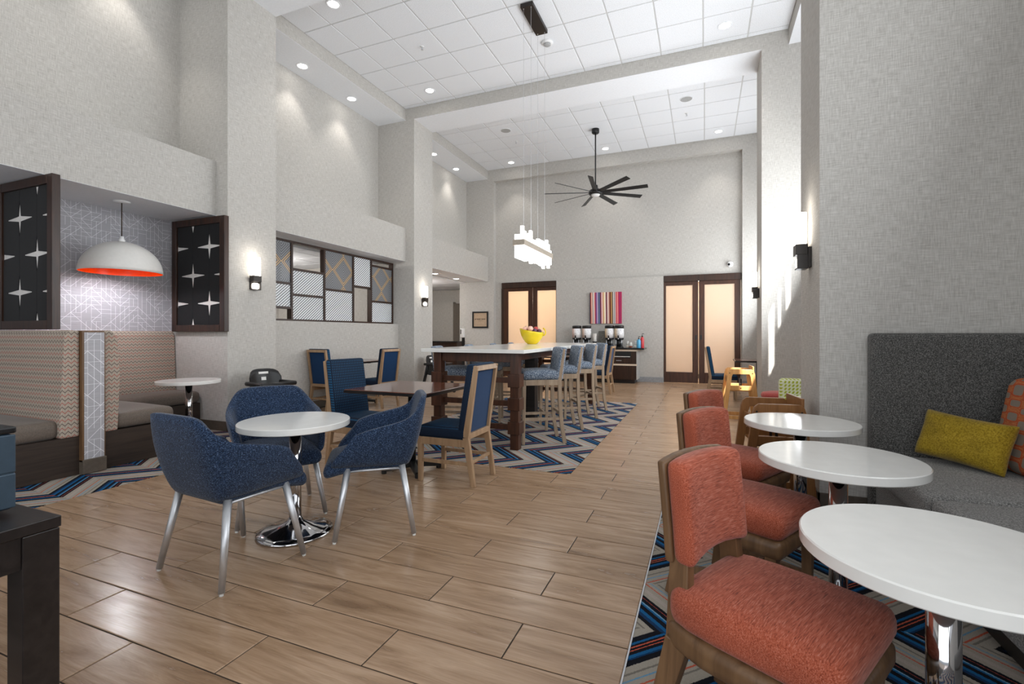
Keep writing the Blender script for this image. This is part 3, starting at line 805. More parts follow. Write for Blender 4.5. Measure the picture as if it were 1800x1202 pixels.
sconce('wall_sconce', (XP, 9.30, 2.02), R(-90), 'wall sconce on the far left pilaster')
sconce('wall_sconce', (0.80, 4.50, 1.93), R(90), 'wall sconce on the near right column')
sconce('wall_sconce', (0.89, 9.35, 2.02), R(90), 'wall sconce on the far right column')

# ------------------------------------------------------------------ left alcove: booths
def booth_seat(c, size, parent, name='seat_cushion'):
    return obj(name, MB().rbox(c, size, .06, 8, .03), 'vinyl', parent, True)
BX = -5.42                       # aisle end of the booths
# near booth (faces the camera)
t = thing('booth_bench', 'near booth bench with zigzag back and taupe seat, facing the viewer', 'booth bench', (0, 0, 0), 0, 'booth benches in the alcove')
obj('base', MB().box(-7.08, BX, .9, 2.60, 0.004, .36), 'dark_laminate', t)
obj('seat_cushion', MB().rbox((-6.265, 2.02, .44), (1.63, .92, .17), .06, 8, .03), 'vinyl', t, True)
obj('backrest', MB().prism([(2.60, .36), (2.60, 1.345), (2.52, 1.352), (2.485, 1.30), (2.455, .55), (2.455, .36)], -7.08, BX + .01, 'yz'), 'zig', t, bevel=.015)
# wall bench
t = thing('booth_bench', 'corner booth bench along the wallpapered alcove wall and behind the divider', 'booth bench', (0, 0, 0), 0, 'booth benches in the alcove')
obj('base', MB().box(-7.08, BX, 2.79, 3.45, 0.004, .36).box(-7.08, -6.49, 3.45, Y1 - .01, 0.004, .36), 'dark_laminate', t)
obj('backrest', MB().prism([(2.79, .36), (2.79, 1.345), (2.86, 1.352), (2.91, 1.28), (2.935, .9), (2.915, .36)], -6.98, BX + .01, 'yz'), 'zig', t, bevel=.015)
obj('backrest', MB().prism([(-7.095, .36), (-7.095, 1.35), (-7.05, 1.352), (-7.02, 1.30), (-6.985, .55), (-6.985, .36)], 2.80, Y1 - .01, 'xz'), 'zig', t, bevel=.015)
obj('seat_cushion', MB().rbox((-6.2, 3.19, .445), (1.56, .57, .16), .06, 8, .03), 'vinyl', t, True)
obj('seat_cushion', MB().rbox((-6.725, 3.98, .445), (.53, 1.01, .16), .06, 8, .02), 'vinyl', t, True)
# divider half wall
t = thing('booth_divider', 'low wallpapered divider wall between the two booths', 'divider', (0, 0, 0))
obj('wall_core', MB().box(-7.09, -5.37, 2.615, 2.775, .12, 1.33), 'paper', t)
obj('side_trim', MB().box(-7.09, -5.372, 2.600, 2.615, .12, 1.345).box(-7.09, -5.372, 2.775, 2.785, .12, 1.335), 'walnut', t)
obj('top_cap', MB().box(-7.09, -5.372, 2.615, 2.775, 1.33, 1.345), 'walnut', t)
obj('base_trim', MB().box(-7.09, -5.355, 2.60, 2.79, .004, .14), 'baseboard', t, bevel=.006)

# perforated felt screens with four-pointed star cut-outs
def star_screen(lab, loc, phase):
    W, Hh, fw, dep = 1.06, 1.555, .092, .07
    t = thing('star_screen', lab, 'screen panel', loc, 0, 'star cut-out screens at the booth')
    # local: x from -W (left) to 0 (right), y 0..dep, z 0..Hh
    obj('frame', MB().box(-W, -W + fw, 0, dep, 0, Hh).box(-fw, 0, 0, dep, 0, Hh).box(-W + fw, -fw, 0, dep, 0, fw).box(-W + fw, -fw, 0, dep, Hh - fw, Hh), 'espresso', t, bevel=.005)
    seams = [-.98, -.65, -.32, .01]
    x0i, x1i, z0i, z1i = -W + fw, -fw, fw, Hh - fw
    def hgt(dx):
        if dx >= .235: return 0
        if dx <= .026: return .20 - (.20 - .028) * dx / .026
        return .028 * (.235 - dx) / .209
    per = .772
    for i in range(3):
        a, b = max(seams[i], x0i), min(seams[i + 1], x1i)
        if b - a < .02: continue
        def zs(si):
            base = (1.16 if (si + phase) % 2 == 0 else 1.16 - per / 2)
            return [q for q in (base - 2 * per, base - per, base, base + per) if -.2 < q < Hh + .2]
        def tipx(seam, sgn): return max(a + .006, min(b - .006, seam + sgn * .235))
        def edge(xe, seam, sgn, si):
            # points going upwards along an edge with star notches
            pts = []; dx0 = abs(xe - seam)
            for q in zs(si):
                h0 = hgt(dx0)
                if h0 <= .001: continue
                loc_pts = [(xe, q - h0)]
                if dx0 < .022: loc_pts.append((seam + sgn * .026, q - .028))
                loc_pts += [(tipx(seam, sgn), q - .004), (tipx(seam, sgn), q + .004)]
                if dx0 < .022: loc_pts.append((seam + sgn * .026, q + .028))
                loc_pts.append((xe, q + h0)); pts.append((q, loc_pts))
            return pts
        def clip(pl):
            out = []
            for q, lp in pl:
                if q - .19 > z1i or q + .19 < z0i: continue
                l2 = [(x, max(z0i + .0004 * k, min(z1i - .0004 * (12 - k), z))) for k, (x, z) in enumerate(lp)]
                out += l2
            return out
        g = .0015
        right = clip(edge(b - g, seams[i + 1], -1, i + 1)); left = clip(edge(a + g, seams[i], 1, i))
        poly = [(a + g, z0i), (b - g, z0i)] + right + [(b - g, z1i), (a + g, z1i)] + list(reversed(left))
        clean = []
        for p in poly:
            if not clean or math.hypot(p[0] - clean[-1][0], p[1] - clean[-1][1]) > 1e-5: clean.append(p)
        obj('felt_slab', MB().prism(clean, .022, .028, 'xz'), 'felt_black', t)
    obj('added_bright_backing', MB().box(-W + fw, -fw, .0285, .036, fw, Hh - fw), 'backing', t)  # added pale board: its colour makes the star cut-outs look lit
    return t
star_screen('near dark-framed felt screen with star cut-outs, cut by the left edge', (-6.0, 2.655, 1.36), 1)
star_screen('dark-framed felt screen with star cut-outs on the pilaster side', (-5.927, Y1 - .075, 1.345), 0)

# dome pendant
t = thing('pendant_lamp', 'white dome pendant lamp with orange inside over the booth', 'pendant lamp', (-6.57, 3.576, 0))
rr0, zz0, hh0 = .41, 2.06, .375
prof = [(rr0 * math.cos(R(a)), zz0 + hh0 * math.sin(R(a))) for a in range(0, 87, 6)]
sh = MB().lathe([(rr0 - .005, zz0)] + prof + [(.0, zz0 + hh0)], 48); sh.f = [f for f in sh.f if len(f) == 4]
obj('shade', sh, 'shade_white', t, True)
inn = [((rr0 - .006) * math.cos(R(a)), zz0 + .0 + (hh0 - .006) * math.sin(R(a))) for a in range(0, 87, 6)]
sh = MB().lathe(list(reversed(inn)), 48); sh.f = [f for f in sh.f if len(f) == 4]
obj('shade_lining', sh, 'shade_orange', t, True)
obj('socket_cap', MB().lathe([(0, 2.50), (.022, 2.50), (.022, 2.47), (.035, 2.46), (.035, 2.43), (0, 2.43)], 18), 'white_plastic', t, True)
obj('cord', MB().tube([(0, 0, 2.5), (0, 0, ZB - .02)], .006, 8), 'bronze', t, True)
obj('canopy', MB().lathe([(0, ZB - .001), (.085, ZB - .001), (.085, ZB - .010), (.02, ZB - .02), (0, ZB - .02)], 28), 'white_plastic', t, True)
obj('bulb', MB().rbox((0, 0, 2.30), (.12, .12, .16), .06, 6), 'glow', t, True)
l = spot('pendant_light', (0, 0, 2.12), 22, 165, .5, (.9, .93, 1), .10); l.parent = t
l = lamp('pendant_bulb_light', (0, 0, 2.25), 3, (1, .95, .9), .06); l.parent = t

# round quartz tables
def round_table(lab, loc, rad, zt, base='chrome', group='round white tables', thick=.04, brad=.235):
    t = thing('round_table', lab, 'table', loc, 0, group)
    obj('tabletop', MB().lathe([(0, zt - thick), (rad - .004, zt - thick), (rad, zt - thick + .004), (rad, zt - .004), (rad - .004, zt), (0, zt)], 64), 'quartz', t)
    auto_smooth(t.children[0], 30)
    obj('mount_plate', MB().lathe([(0, zt - thick - .012), (.11, zt - thick - .012), (.11, zt - thick), (0, zt - thick)], 24), 'black_metal', t)
    obj('column', MB().lathe([(0, .06), (.038, .06), (.038, zt - thick - .012), (0, zt - thick - .012)], 28), 'chrome', t, True)
    obj('base', MB().lathe([(brad, .002), (brad + .003, .008), (brad - .004, .018), (brad * .8, .029), (brad * .5, .046), (.075, .066), (.050, .082), (.0385, .105), (0, .105)], 48), base, t, True)
    return t
round_table('round white table with chrome trumpet base between the three blue tub chairs', (-2.522, 2.388, 0), .345, .745)
round_table('round white table nearest the viewer at the right edge', (.60, 1.63, .001), .335, .74, brad=.18)
round_table('middle round white table in the row by the grey banquette', (.585, 2.65, .001), .335, .74, brad=.18)
round_table('farthest round white table in the row by the grey banquette', (.59, 3.64, .001), .335, .74, brad=.18)
round_table('round white table standing in the booth alcove', (-5.93, 3.96, .003), .345, .74)

# ------------------------------------------------------------------ blue tub chairs
def tub_shell():
    # stations: (outer bottom, outer mid, outer top) on the right half from back centre to arm front
    st = [((0, -.235, .43), (0, -.31, .68), (0, -.345, .905)),
          ((.10, -.235, .43), (.14, -.31, .68), (.12, -.345, .905)),
          ((.185, -.23, .43), (.245, -.30, .68), (.205, -.335, .90)),
          ((.222, -.215, .435), (.285, -.275, .69), (.25, -.30, .855)),
          ((.24, -.18, .44), (.305, -.225, .69), (.305, -.235, .765)),
          ((.25, -.05, .445), (.312, -.08, .62), (.322, -.09, .735)),
          ((.252, .06, .45), (.308, .05, .60), (.318, .05, .705)),
          ((.252, .13, .452), (.302, .12, .575), (.31, .125, .675)),
          ((.25, .21, .455), (.29, .20, .515), (.292, .20, .575)),
          ((.245, .285, .455), (.265, .28, .475), (.268, .275, .505))]
    full = [tuple((-p[0], p[1], p[2]) for p in s_) for s_ in reversed(st[1:])] + st
    n = len(full); mb = MB(); th = .055
    rings = []
    for i, s_ in enumerate(full):
        a = Vector(full[max(i - 1, 0)][1]); b = Vector(full[min(i + 1, n - 1)][1]); tg = (b - a); tg.z = 0; tg.normalize()
        nin = Vector((-tg.y, tg.x, 0))           # points inside
        if nin.dot(Vector((-s_[1][0], -s_[1][1] + .1, 0))) < 0: nin = -nin
        o0, o1, o2 = [Vector(p) for p in s_]
        ring = [o0, o1, o2, o2 + nin * th * .75 + Vector((0, 0, -.004)), o1 + nin * th, o0 + nin * th]
        b0 = len(mb.v); mb.v += [tuple(p) for p in ring]; rings.append(b0)
    for i in range(n - 1):
        a, b = rings[i], rings[i + 1]
        for k in range(6):
            k2 = (k + 1) % 6; mb.f.append((a + k, a + k2, b + k2, b + k))
    mb.f.append(tuple(rings[0] + k for k in reversed(range(6)))); mb.f.append(tuple(rings[-1] + k for k in range(6)))
    return mb
def tub_chair(lab, loc, rz):
    t = thing('tub_chair', lab, 'chair', loc, rz, 'blue tweed tub chairs')
    sh = obj('shell', tub_shell(), 'denim', t, sub=2)
    cr = sh.data.attributes.new('crease_edge', 'FLOAT', 'EDGE')
    for e in sh.data.edges:
        k0, k1 = e.vertices[0] % 6, e.vertices[1] % 6; i0, i1 = e.vertices[0] // 6, e.vertices[1] // 6
        if i0 != i1 and k0 == k1 and k0 in (2, 3): cr.data[e.index].value = .7
        if i0 == i1 and i0 in (2, 16, 4, 14): cr.data[e.index].value = .55
    def f(x, y, z):
        k = 1 + .12 * max(0, y / .28); return (x * k, y, z - .035 * max(0, (y - .1) / .2) ** 2)
    obj('seat', MB().rbox((0, .055, .47), (.44, .53, .10), .045, 8, .02, f), 'denim', t, True)
    for sx in (-1, 1):
        for (yt, yf) in ((.17, .245), (-.17, -.245)):
            lg = obj('leg', MB().tube([(sx * .215, yt, .45), (sx * .283, yf, .012)], [.0215, .016], 16), 'satin', t, True)
            obj('foot_glide', MB().tube([(sx * .283, yf, .014), (sx * .2845, yf * 1.005, 0)], .011, 10), 'clear', lg)
    obj('seat_rail', MB().tube([(-.213, -.17, .428), (-.213, .17, .428)], .009, 8).tube([(.213, -.17, .428), (.213, .17, .428)], .009, 8).tube([(-.213, .17, .428), (.213, .17, .428)], .009, 8).tube([(-.213, -.17, .428), (.213, -.17, .428)], .009, 8), 'satin', t, True)
    return t
ca = tub_chair('blue tweed tub chair nearest the viewer, seen from behind', (-2.512, 1.935, 0), R(-5))
dup(ca, (-2.93, 2.605, 0), R(-122), 'blue tweed tub chair behind the round table, facing the viewer')
dup(ca, (-2.13, 2.718, 0), R(127.7), 'blue tweed tub chair right of the round table, seen from its side')

# ------------------------------------------------------------------ oak dining chairs with navy upholstery
def dining_chair(lab, loc, rz):
    t = thing('dining_chair', lab, 'chair', loc, rz, 'oak dining chairs with navy upholstery')
    W = .205
    for sx in (-1, 1):
        x = sx * W
        obj('leg', MB().bar((x, .235, 0), (x, .235, .40), .036, .036, (1, 0, 0), .045, .045), 'oak', t, bevel=.003)
        obj('leg', MB().bar((x, -.295, 0), (x, -.225, .42), .036, .040, (1, 0, 0), .04, .055), 'oak', t, bevel=.003)
        obj('back_post', MB().bar((x, -.225, .42), (x, -.32, 1.04), .04, .055, (1, 0, 0), .036, .035), 'oak', t, bevel=.003)
        obj('side_stretcher', MB().bar((x, -.265, .19), (x, .235, .19), .022, .03, (1, 0, 0)), 'oak', t)
    obj('apron', MB().box(-W, W, .215, .255, .335, .40).box(-W - .018, -W + .018, -.22, .235, .335, .40).box(W - .018, W + .018, -.22, .235, .335, .40), 'oak', t, bevel=.003)
    obj('rear_rail', MB().bar((-W, -.235, .43), (W, -.235, .43), .05, .04, (0, 0, 1)).bar((-W, -.258, .20), (W, -.258, .20), .03, .022, (0, 0, 1)), 'oak', t, bevel=.003)
    obj('top_rail', MB().bar((-W, -.3175, 1.018), (W, -.3175, 1.018), .045, .034, (0, .15, 1)), 'oak', t, bevel=.003)
    obj('rear_panel', MB().add([(-W + .018, -.232, .45), (W - .018, -.232, .45), (W - .018, -.305, 1.0), (-W + .018, -.305, 1.0), (-W + .018, -.218, .45), (W - .018, -.218, .45), (W - .018, -.291, 1.0), (-W + .018, -.291, 1.0)],
                               [(0, 1, 2, 3), (7, 6, 5, 4), (0, 4, 5, 1), (1, 5, 6, 2), (2, 6, 7, 3), (3, 7, 4, 0)]), 'navy_panel', t)
    def f(x, y, z): return (x, y - .16 * (z - .46), z)
    obj('back_cushion', MB().rbox((0, -.175, .755), (.445, .07, .60), .022, 8, 0, f), 'navy', t, True)
    obj('seat_cushion', MB().rbox((0, .02, .445), (.455, .50, .105), .035, 8, .012), 'navy', t, True)
    return t
dc = dining_chair('oak dining chair with navy back panel, seen from behind at the square table', (-2.13, 3.86, 0), R(90))
def tbl_square(lab, loc, rz, sx, sy, zt, group='square dark wood tables', cross=True):
    t = thing('square_table', lab, 'table', loc, rz, group)
    obj('tabletop', MB().box(-sx / 2, sx / 2, -sy / 2, sy / 2, zt - .03, zt), 'mahogany', t, bevel=.003)
    obj('edge_band', MB().box(-sx / 2 - .004, sx / 2 + .004, -sy / 2 - .004, sy / 2 + .004, zt - .032, zt - .006), 'black_edge', t)
    obj('column', MB().tube([(0, 0, .05), (0, 0, zt - .032)], .038, 16), 'black_metal', t, True)
    obj('top_bracket', MB().box(-.2, .2, -.03, .03, zt - .055, zt - .032).box(-.03, .03, -.2, .2, zt - .055, zt - .032), 'black_metal', t)
    for k in range(4):
        a = R(45 + 90 * k); c, s_ = math.cos(a), math.sin(a)
        obj('foot', MB().bar((.0, 0, .075), (c * .275, s_ * .275, .038), .055, .065, (-s_, c, 0), .05, .034).tube([(c * .262, s_ * .262, 0), (c * .262, s_ * .262, .04)], .025, 12), 'black_metal', t, bevel=.006)
    return t
tbl_square('polished dark wood square table in the middle of the room', (-2.61, 3.88, 0), 0, .87, .87, .81)
dup(dc, (-3.22, 3.92, 0), R(-98), 'oak dining chair with ribbed navy back, facing the viewer behind the square table')
dup(dc, (-6.09, 6.56, 0), R(-4), 'oak dining chair by the half-height wall, left of the wall-side table')
dup(dc, (-5.50, 7.10, 0), R(84), 'oak dining chair right of the wall-side table, its blue back panel towards the viewer')
dup(dc, (-2.18, 10.57, 0), R(90), 'oak dining chair beyond the bar stools in front of the coffee counter')
dup(dc, (.34, 10.5, 0), R(-90), 'oak dining chair in front of the right sliding doors')
tbl_square('dark wood table against the half-height wall under the screen', (-5.98, 7.22, 0), 0, .78, .78, .82)
tbl_square('dark glossy table at the far right beside the column', (.98, 10.45, 0), 0, .85, .8, .80)
tbl_square('dark wood table behind the bar table near the coffee counter', (-2.95, 10.6, 0), 0, .8, .8, .80)

# ------------------------------------------------------------------ tall bar table
t = thing('bar_table', 'tall bar table with white quartz top and stepped dark wood legs', 'bar table', (0, 0, 0))
bx0, bx1, by0, by1, bz = -3.15, -1.83, 4.87, 8.98, 1.14
obj('tabletop', MB().box(bx0, bx1, by0, by1, bz - .042, bz), 'quartz', t, bevel=.003)
for lx in (-2.99, -1.99):
    for ly in (5.03, 8.82):
        lg = obj('leg', MB().box(lx - .05, lx + .05, ly - .05, ly + .05, 0.003, bz - .042), 'brown_wood', t, bevel=.004)
        for z0, z1 in ((.71, .86), (.45, .59), (.18, .32)):
            obj('leg_block', MB().box(lx - .072, lx + .072, ly - .072, ly + .072, z0, z1), 'brown_wood', lg, bevel=.004)
obj('apron', MB().box(-2.94, -2.04, 5.01, 5.05, bz - .15, bz - .042).box(-2.94, -2.04, 8.80, 8.84, bz - .15, bz - .042).box(-2.01, -1.97, 5.08, 8.77, bz - .13, bz - .042).box(-3.01, -2.97, 5.08, 8.77, bz - .13, bz - .042), 'brown_wood', t, bevel=.003)
for z in (.785, .52, .25):
    obj('cross_rail', MB().box(-2.92, -2.06, 5.005, 5.055, z - .03, z + .03), 'brown_wood', t, bevel=.003)
    obj('cross_rail', MB().box(-2.92, -2.06, 8.795, 8.845, z - .03, z + .03), 'brown_wood', t, bevel=.003)
obj('centre_panel', MB().box(-2.56, -2.40, 6.85, 7.0, 0.003, bz - .042), 'near_black', t)

# ------------------------------------------------------------------ bar stools
def bar_stool(lab, loc, rz):
    t = thing('bar_stool', lab, 'bar stool', loc, rz, 'upholstered bar stools')
    W = .205
    for sx in (-1, 1):
        x = sx * W
        obj('leg', MB().bar((x, .23, 0), (x, .22, .74), .032, .036, (1, 0, 0), .04, .045), 'grey_oak', t, bevel=.003)
        lg = MB(); pts = [(-.275, 0), (-.235, .22), (-.215, .5), (-.21, .78)]
        for (y0, z0), (y1, z1) in zip(pts, pts[1:]): lg.bar((x, y0, z0), (x, y1, z1), .036, .042, (1, 0, 0))
        obj('leg', lg, 'grey_oak', t)
        obj('back_post', MB().bar((x, -.21, .76), (x, -.265, 1.13), .036, .042, (1, 0, 0), .03, .03), 'grey_oak', t, bevel=.003)
        obj('side_rung', MB().bar((x, -.245, .30), (x, .225, .30), .022, .032, (1, 0, 0)), 'grey_oak', t)
    obj('front_rung', MB().bar((-W, .226, .22), (W, .226, .22), .035, .025, (0, 0, 1)), 'grey_oak', t)
    obj('rear_rung', MB().bar((-W, -.235, .36), (W, -.235, .36), .03, .025, (0, 0, 1)), 'grey_oak', t)
    obj('apron', MB().box(-W - .02, W + .02, .20, .245, .70, .765).box(-W - .02, -W + .018, -.21, .22, .70, .765).box(W - .018, W + .02, -.21, .22, .70, .765).box(-W, W, -.225, -.19, .70, .765), 'grey_oak', t, bevel=.003)
    obj('seat_cushion', MB().rbox((0, .01, .815), (.455, .47, .11), .045, 8, .025), 'stool_fab', t, True)
    def f(x, y, z): return (x, y - .15 * (z - .78) - .02 * (1 - (x / .22) ** 2), z)
    obj('back_cushion', MB().rbox((0, -.205, .95), (.44, .085, .40), .03, 8, 0, f), 'stool_fab', t, True)
    return t
ST = R(120)
rl = ['bar stool nearest the viewer on the right side of the bar table', 'second bar stool from the viewer on the right side of the bar table', 'third bar stool from the viewer on the right side of the bar table', 'farthest bar stool on the right side of the bar table']
bs = bar_stool(rl[0], (-1.89, 5.556, 0.003), ST)
for (x, y), lab in zip([(-1.89, 6.44), (-1.895, 7.393), (-1.895, 8.19)], rl[1:]): dup(bs, (x, y, .003), ST, lab)
for y, lab in zip((5.62, 6.55, 7.45, 8.25), ['nearest bar stool on the left side under the bar table', 'second bar stool from the viewer on the left side of the bar table', 'third bar stool from the viewer on the left side of the bar table', 'farthest bar stool on the left side of the bar table']):
    dup(bs, (-3.08, y, .003), R(-72), lab)

# fruit bowl on the bar table
BC = Vector((-2.72, 7.62, bz))
t = thing('fruit_bowl', 'bright yellow ceramic bowl with a looped handle on the bar table', 'bowl', BC)
def tilt(x, y, z): return (x, y, (z * 1.28) + (z / .17) * (-.16 * x))
ob = [(.075, 0), (.082, .006), (.11, .02), (.15, .06), (.18, .10), (.202, .15), (.21, .175)]
ib = [(r - .010, z + .012) for r, z in ob]
m_ = MB().lathe(ob + [(.206, .18)] + [(r, min(z, .178)) for r, z in reversed(ib)] + [(0, .012)], 40)
m_.v = [tilt(*p) for p in m_.v]
obj('bowl_body', m_, 'yellow_glaze', t, True)
obj('handle', MB().tube([tilt(.20 + .045 * math.sin(R(a)), .0, .15 - .055 * math.cos(R(a)) + .04) for a in range(0, 181, 20)], .012, 10), 'yellow_glaze', t, True)
fl = [('red', -.02, -.02), ('pale', -.11, -.04), ('red', .05, .06), ('plum', .07, -.06), ('pale', .02, -.12), ('plum', .13, .0), ('red', -.06, .09), ('pale', -.13, .05)]
names = {'red': ('red_apple', 'red apple', 'fruit_red'), 'pale': ('peach', 'pale pink peach', 'fruit_pale'), 'plum': ('plum', 'dark plum', 'fruit_plum')}
where = ['at the crown of the heap', 'at the left front of the bowl', 'at the back of the heap', 'at the right front of the heap', 'at the front middle of the heap', 'beside the bowl handle', 'at the back left of the heap', 'at the far left rim']
for (kind, dx, dy), wh in zip(fl, where):
    nm, lb, mt = names[kind]
    hz = .215 + (.05 if abs(dx) < .06 else .02) - .16 * dx
    prof = [(.045 * math.sin(R(a)) * (1 + .06 * math.cos(R(a))), -.042 * math.cos(R(a)) + (.008 if a == 180 else 0) * -1) for a in range(0, 181, 20)]
    f_ = thing(nm, lb + ' ' + wh + ' in the yellow bowl', 'fruit', BC + Vector((dx, dy, hz)), 0, 'fruit in the yellow bowl')
    obj('flesh', MB().lathe(prof, 16), mt, f_, True)
    obj('stem', MB().tube([(0, 0, .03), (.004, 0, .055)], .0025, 6), 'walnut', f_)

# ------------------------------------------------------------------ coral chairs on the right
def coral_chair(lab, loc, rz):
    t = thing('coral_chair', lab, 'chair', loc, rz, 'coral upholstered side chairs')
    W = .20
    for sx in (-1, 1):
        x = sx * W
        obj('leg', MB().bar((x * 1.02, .19, 0), (x, .195, .37), .034, .036, (1, 0, 0), .046, .05), 'walnut', t, bevel=.004)
        obj('leg', MB().bar((x * 1.16, -.285, 0), (x * .95, -.20, .37), .038, .042, (1, 0, 0), .042, .075), 'walnut', t, bevel=.004)
        obj('back_post', MB().bar((x * .9, -.205, .34), (x * .72, -.215, .70), .042, .075, (1, 0, 0), .038, .06).bar((x * .72, -.215, .70), (x * .72, -.23, .88), .038, .05, (1, 0, 0), .03, .02), 'walnut', t, bevel=.004)
        arc = MB(); pts = [(x * 1.10, -.255, .14), (x * .86, -.10, .155), (x * .86, .05, .155), (x * 1.02, .185, .14)]
        for a, b in zip(pts, pts[1:]): arc.bar(a, b, .022, .034, (1, 0, 0))
        obj('side_stretcher', arc, 'walnut', t)
    def rnd(x, y, z):   # rounded rear corners
        if y < -.1: x *= 1 - .16 * ((-.1 - y) / .14) ** 2
        return (x, y, z)
    obj('seat_frame', MB().rbox((0, 0, .385), (.475, .49, .085), .03, 8, 0, rnd), 'walnut', t, True)
    obj('seat_cushion', MB().rbox((0, .005, .475), (.475, .49, .11), .045, 10, .022, rnd), 'orange_fab', t, True)
    obj('cross_stretcher', MB().bar((-W * .86, .0, .155), (W * .86, .0, .155), .03, .022, (0, 0, 1)), 'walnut', t)
    def curve(x, y, z): return (x, y - .10 * (z - .62) + .55 * x * x * 1.0, z - .03 * (x / .22) ** 2 * (1 if z < .7 else .4))
    obj('back_cushion', MB().rbox((0, -.207, .765), (.37, .075, .305), .028, 10, 0, curve), 'orange_fab', t, True)
    obj('back_shell', MB().rbox((0, -.257, .765), (.375, .03, .30), .01, 10, 0, curve), 'walnut', t, True)
    return t
CR = R(-119)
cc = coral_chair('coral chair nearest the viewer, angled at the front round table', (.195, 1.616, .006), CR)
dup(cc, (.20, 2.60, .006), CR, 'middle coral chair of the three in the row')
dup(cc, (.20, 3.47, .006), CR, 'farthest coral chair of the three in the row')
# lime chairs and red-topped stool beyond the near column
def lounge(lab, loc, rz, hb):
    t = thing('lounge_chair', lab, 'chair', loc, rz, 'lime houndstooth lounge chairs')
    obj('seat_cushion', MB().rbox((0, .05, .40), (.66, .60, .16), .05, 8, .02), 'lime', t, True)
    obj('backrest', MB().rbox((0, -.29, (hb + .34) / 2), (.66, .14, hb - .34), .05, 8), 'lime', t, True)
    obj('base', MB().box(-.31, .31, -.33, .33, .26, .33), 'near_black', t)
    for sx in (-1, 1):
        for sy in (-1, 1): obj('leg', MB().bar((sx * .28, sy * .28, 0), (sx * .27, sy * .27, .27), .03, .03, (1, 0, 0), .045, .045), 'near_black', t)
    return t
lounge('lime houndstooth lounge chair with sunlit back, behind the near right column', (1.19, 6.45, 0), R(180), .765)
lounge('lime patterned lounge chair with its shaded back to the viewer, cut by the column', (1.15, 5.72, 0), 0, .70)
t = thing('round_stool', 'round stool with brick red padded seat beside the lime chair', 'stool', (.96, 7.45, 0))
obj('seat_cushion', MB().lathe([(0, .42), (.20, .42), (.225, .44), (.23, .47), (.215, .50), (.15, .515), (0, .52)], 32), 'red_fab', t, True)
obj('seat_frame', MB().lathe([(0, .37), (.20, .37), (.20, .42), (0, .42)], 32), 'walnut', t)
for k in range(4):
    a = R(45 + 90 * k); obj('leg', MB().bar((math.cos(a) * .20, math.sin(a) * .20, 0), (math.cos(a) * .15, math.sin(a) * .15, .38), .03, .03, (1, 0, 0), .04, .04), 'walnut', t)

# ------------------------------------------------------------------ grey banquette
BXF = 1.06
def bench(lab, y0, y1):
    t = thing('banquette', lab, 'banquette', (0, 0, .003), 0, 'grey felt banquette sections')
    obj('base', MB().box(BXF + .10, 2.04, y0 + .02, y1 - .02, 0, .12), 'near_black', t)
    obj('seat_body', MB().rbox(((BXF + 2.05) / 2 + .02, (y0 + y1) / 2, .22), (2.05 - BXF - .04, y1 - y0 - .006, .22), .03, 8), 'grey_felt', t, True)
    obj('seat_cushion', MB().rbox(((BXF + 1.96) / 2, (y0 + y1) / 2, .40), (1.96 - BXF, y1 - y0 - .006, .17), .05, 10, .012), 'grey_felt', t, True)
    def f(x, y, z): return (x + .05 * (z - .5), y, z)
    obj('backrest', MB().rbox((1.955, (y0 + y1) / 2, .885), (.15, y1 - y0 - .006, .86), .04, 8, 0, f), 'charcoal', t, True)
    return t
b1 = bench('far grey banquette section in the corner holding the cushions', 3.06, 4.02)
obj('end_panel', MB().rbox((1.567, 4.085, .665), (.965, .12, 1.31), .035, 10), 'charcoal', b1, True)
bench('second grey banquette section beside the front round table', 1.10, 3.05)
# cushions
def pillow(w, h, th, pinch=.35):
    mb = MB(); n = 14; idx = {}
    for s_ in (-1, 1):
        for i in range(n + 1):
            for j in range(n + 1):
                u, v = -1 + 2 * i / n, -1 + 2 * j / n
                edge = (1 - u ** 4) * (1 - v ** 4)
                puff = max(0, edge) ** .45
                k = 1 - .06 * (1 - abs(u)) * 0
                x = u * w / 2 * (1 - .05 * (1 - v * v)); z = v * h / 2 * (1 - .07 * (1 - u * u))
                y = s_ * th / 2 * puff + .006 * math.sin(7 * u + 3 * v) * puff + .004 * math.sin(11 * v - 5 * u) * puff
                if 0 < i < n and 0 < j < n or s_ == -1: idx[(s_, i, j)] = len(mb.v); mb.v.append((x, y, z))
                else: idx[(s_, i, j)] = idx[(-1, i, j)]
    for s_ in (-1, 1):
        for i in range(n):
            for j in range(n):
                q = (idx[(s_, i, j)], idx[(s_, i + 1, j)], idx[(s_, i + 1, j + 1)], idx[(s_, i, j + 1)])
                mb.f.append(q if s_ < 0 else tuple(reversed(q)))
    return mb
o = obj('lumbar_pillow', pillow(.50, .32, .15), 'mustard', None, sub=1)
o.location = (1.477, 3.75, .662); o.rotation_euler = (R(-18), R(4), R(-52))
tag(o, 'mustard yellow velvet pillow on the corner banquette seat', 'pillow')
o = obj('square_cushion', MB().rbox((0, 0, 0), (.56, .15, .56), .07, 10), 'cushion', None, True)
o.location = (1.768, 3.58, .775); o.rotation_euler = (R(-11), 0, R(-84))
tag(o, 'orange and grey patterned back cushion at the right edge', 'cushion')

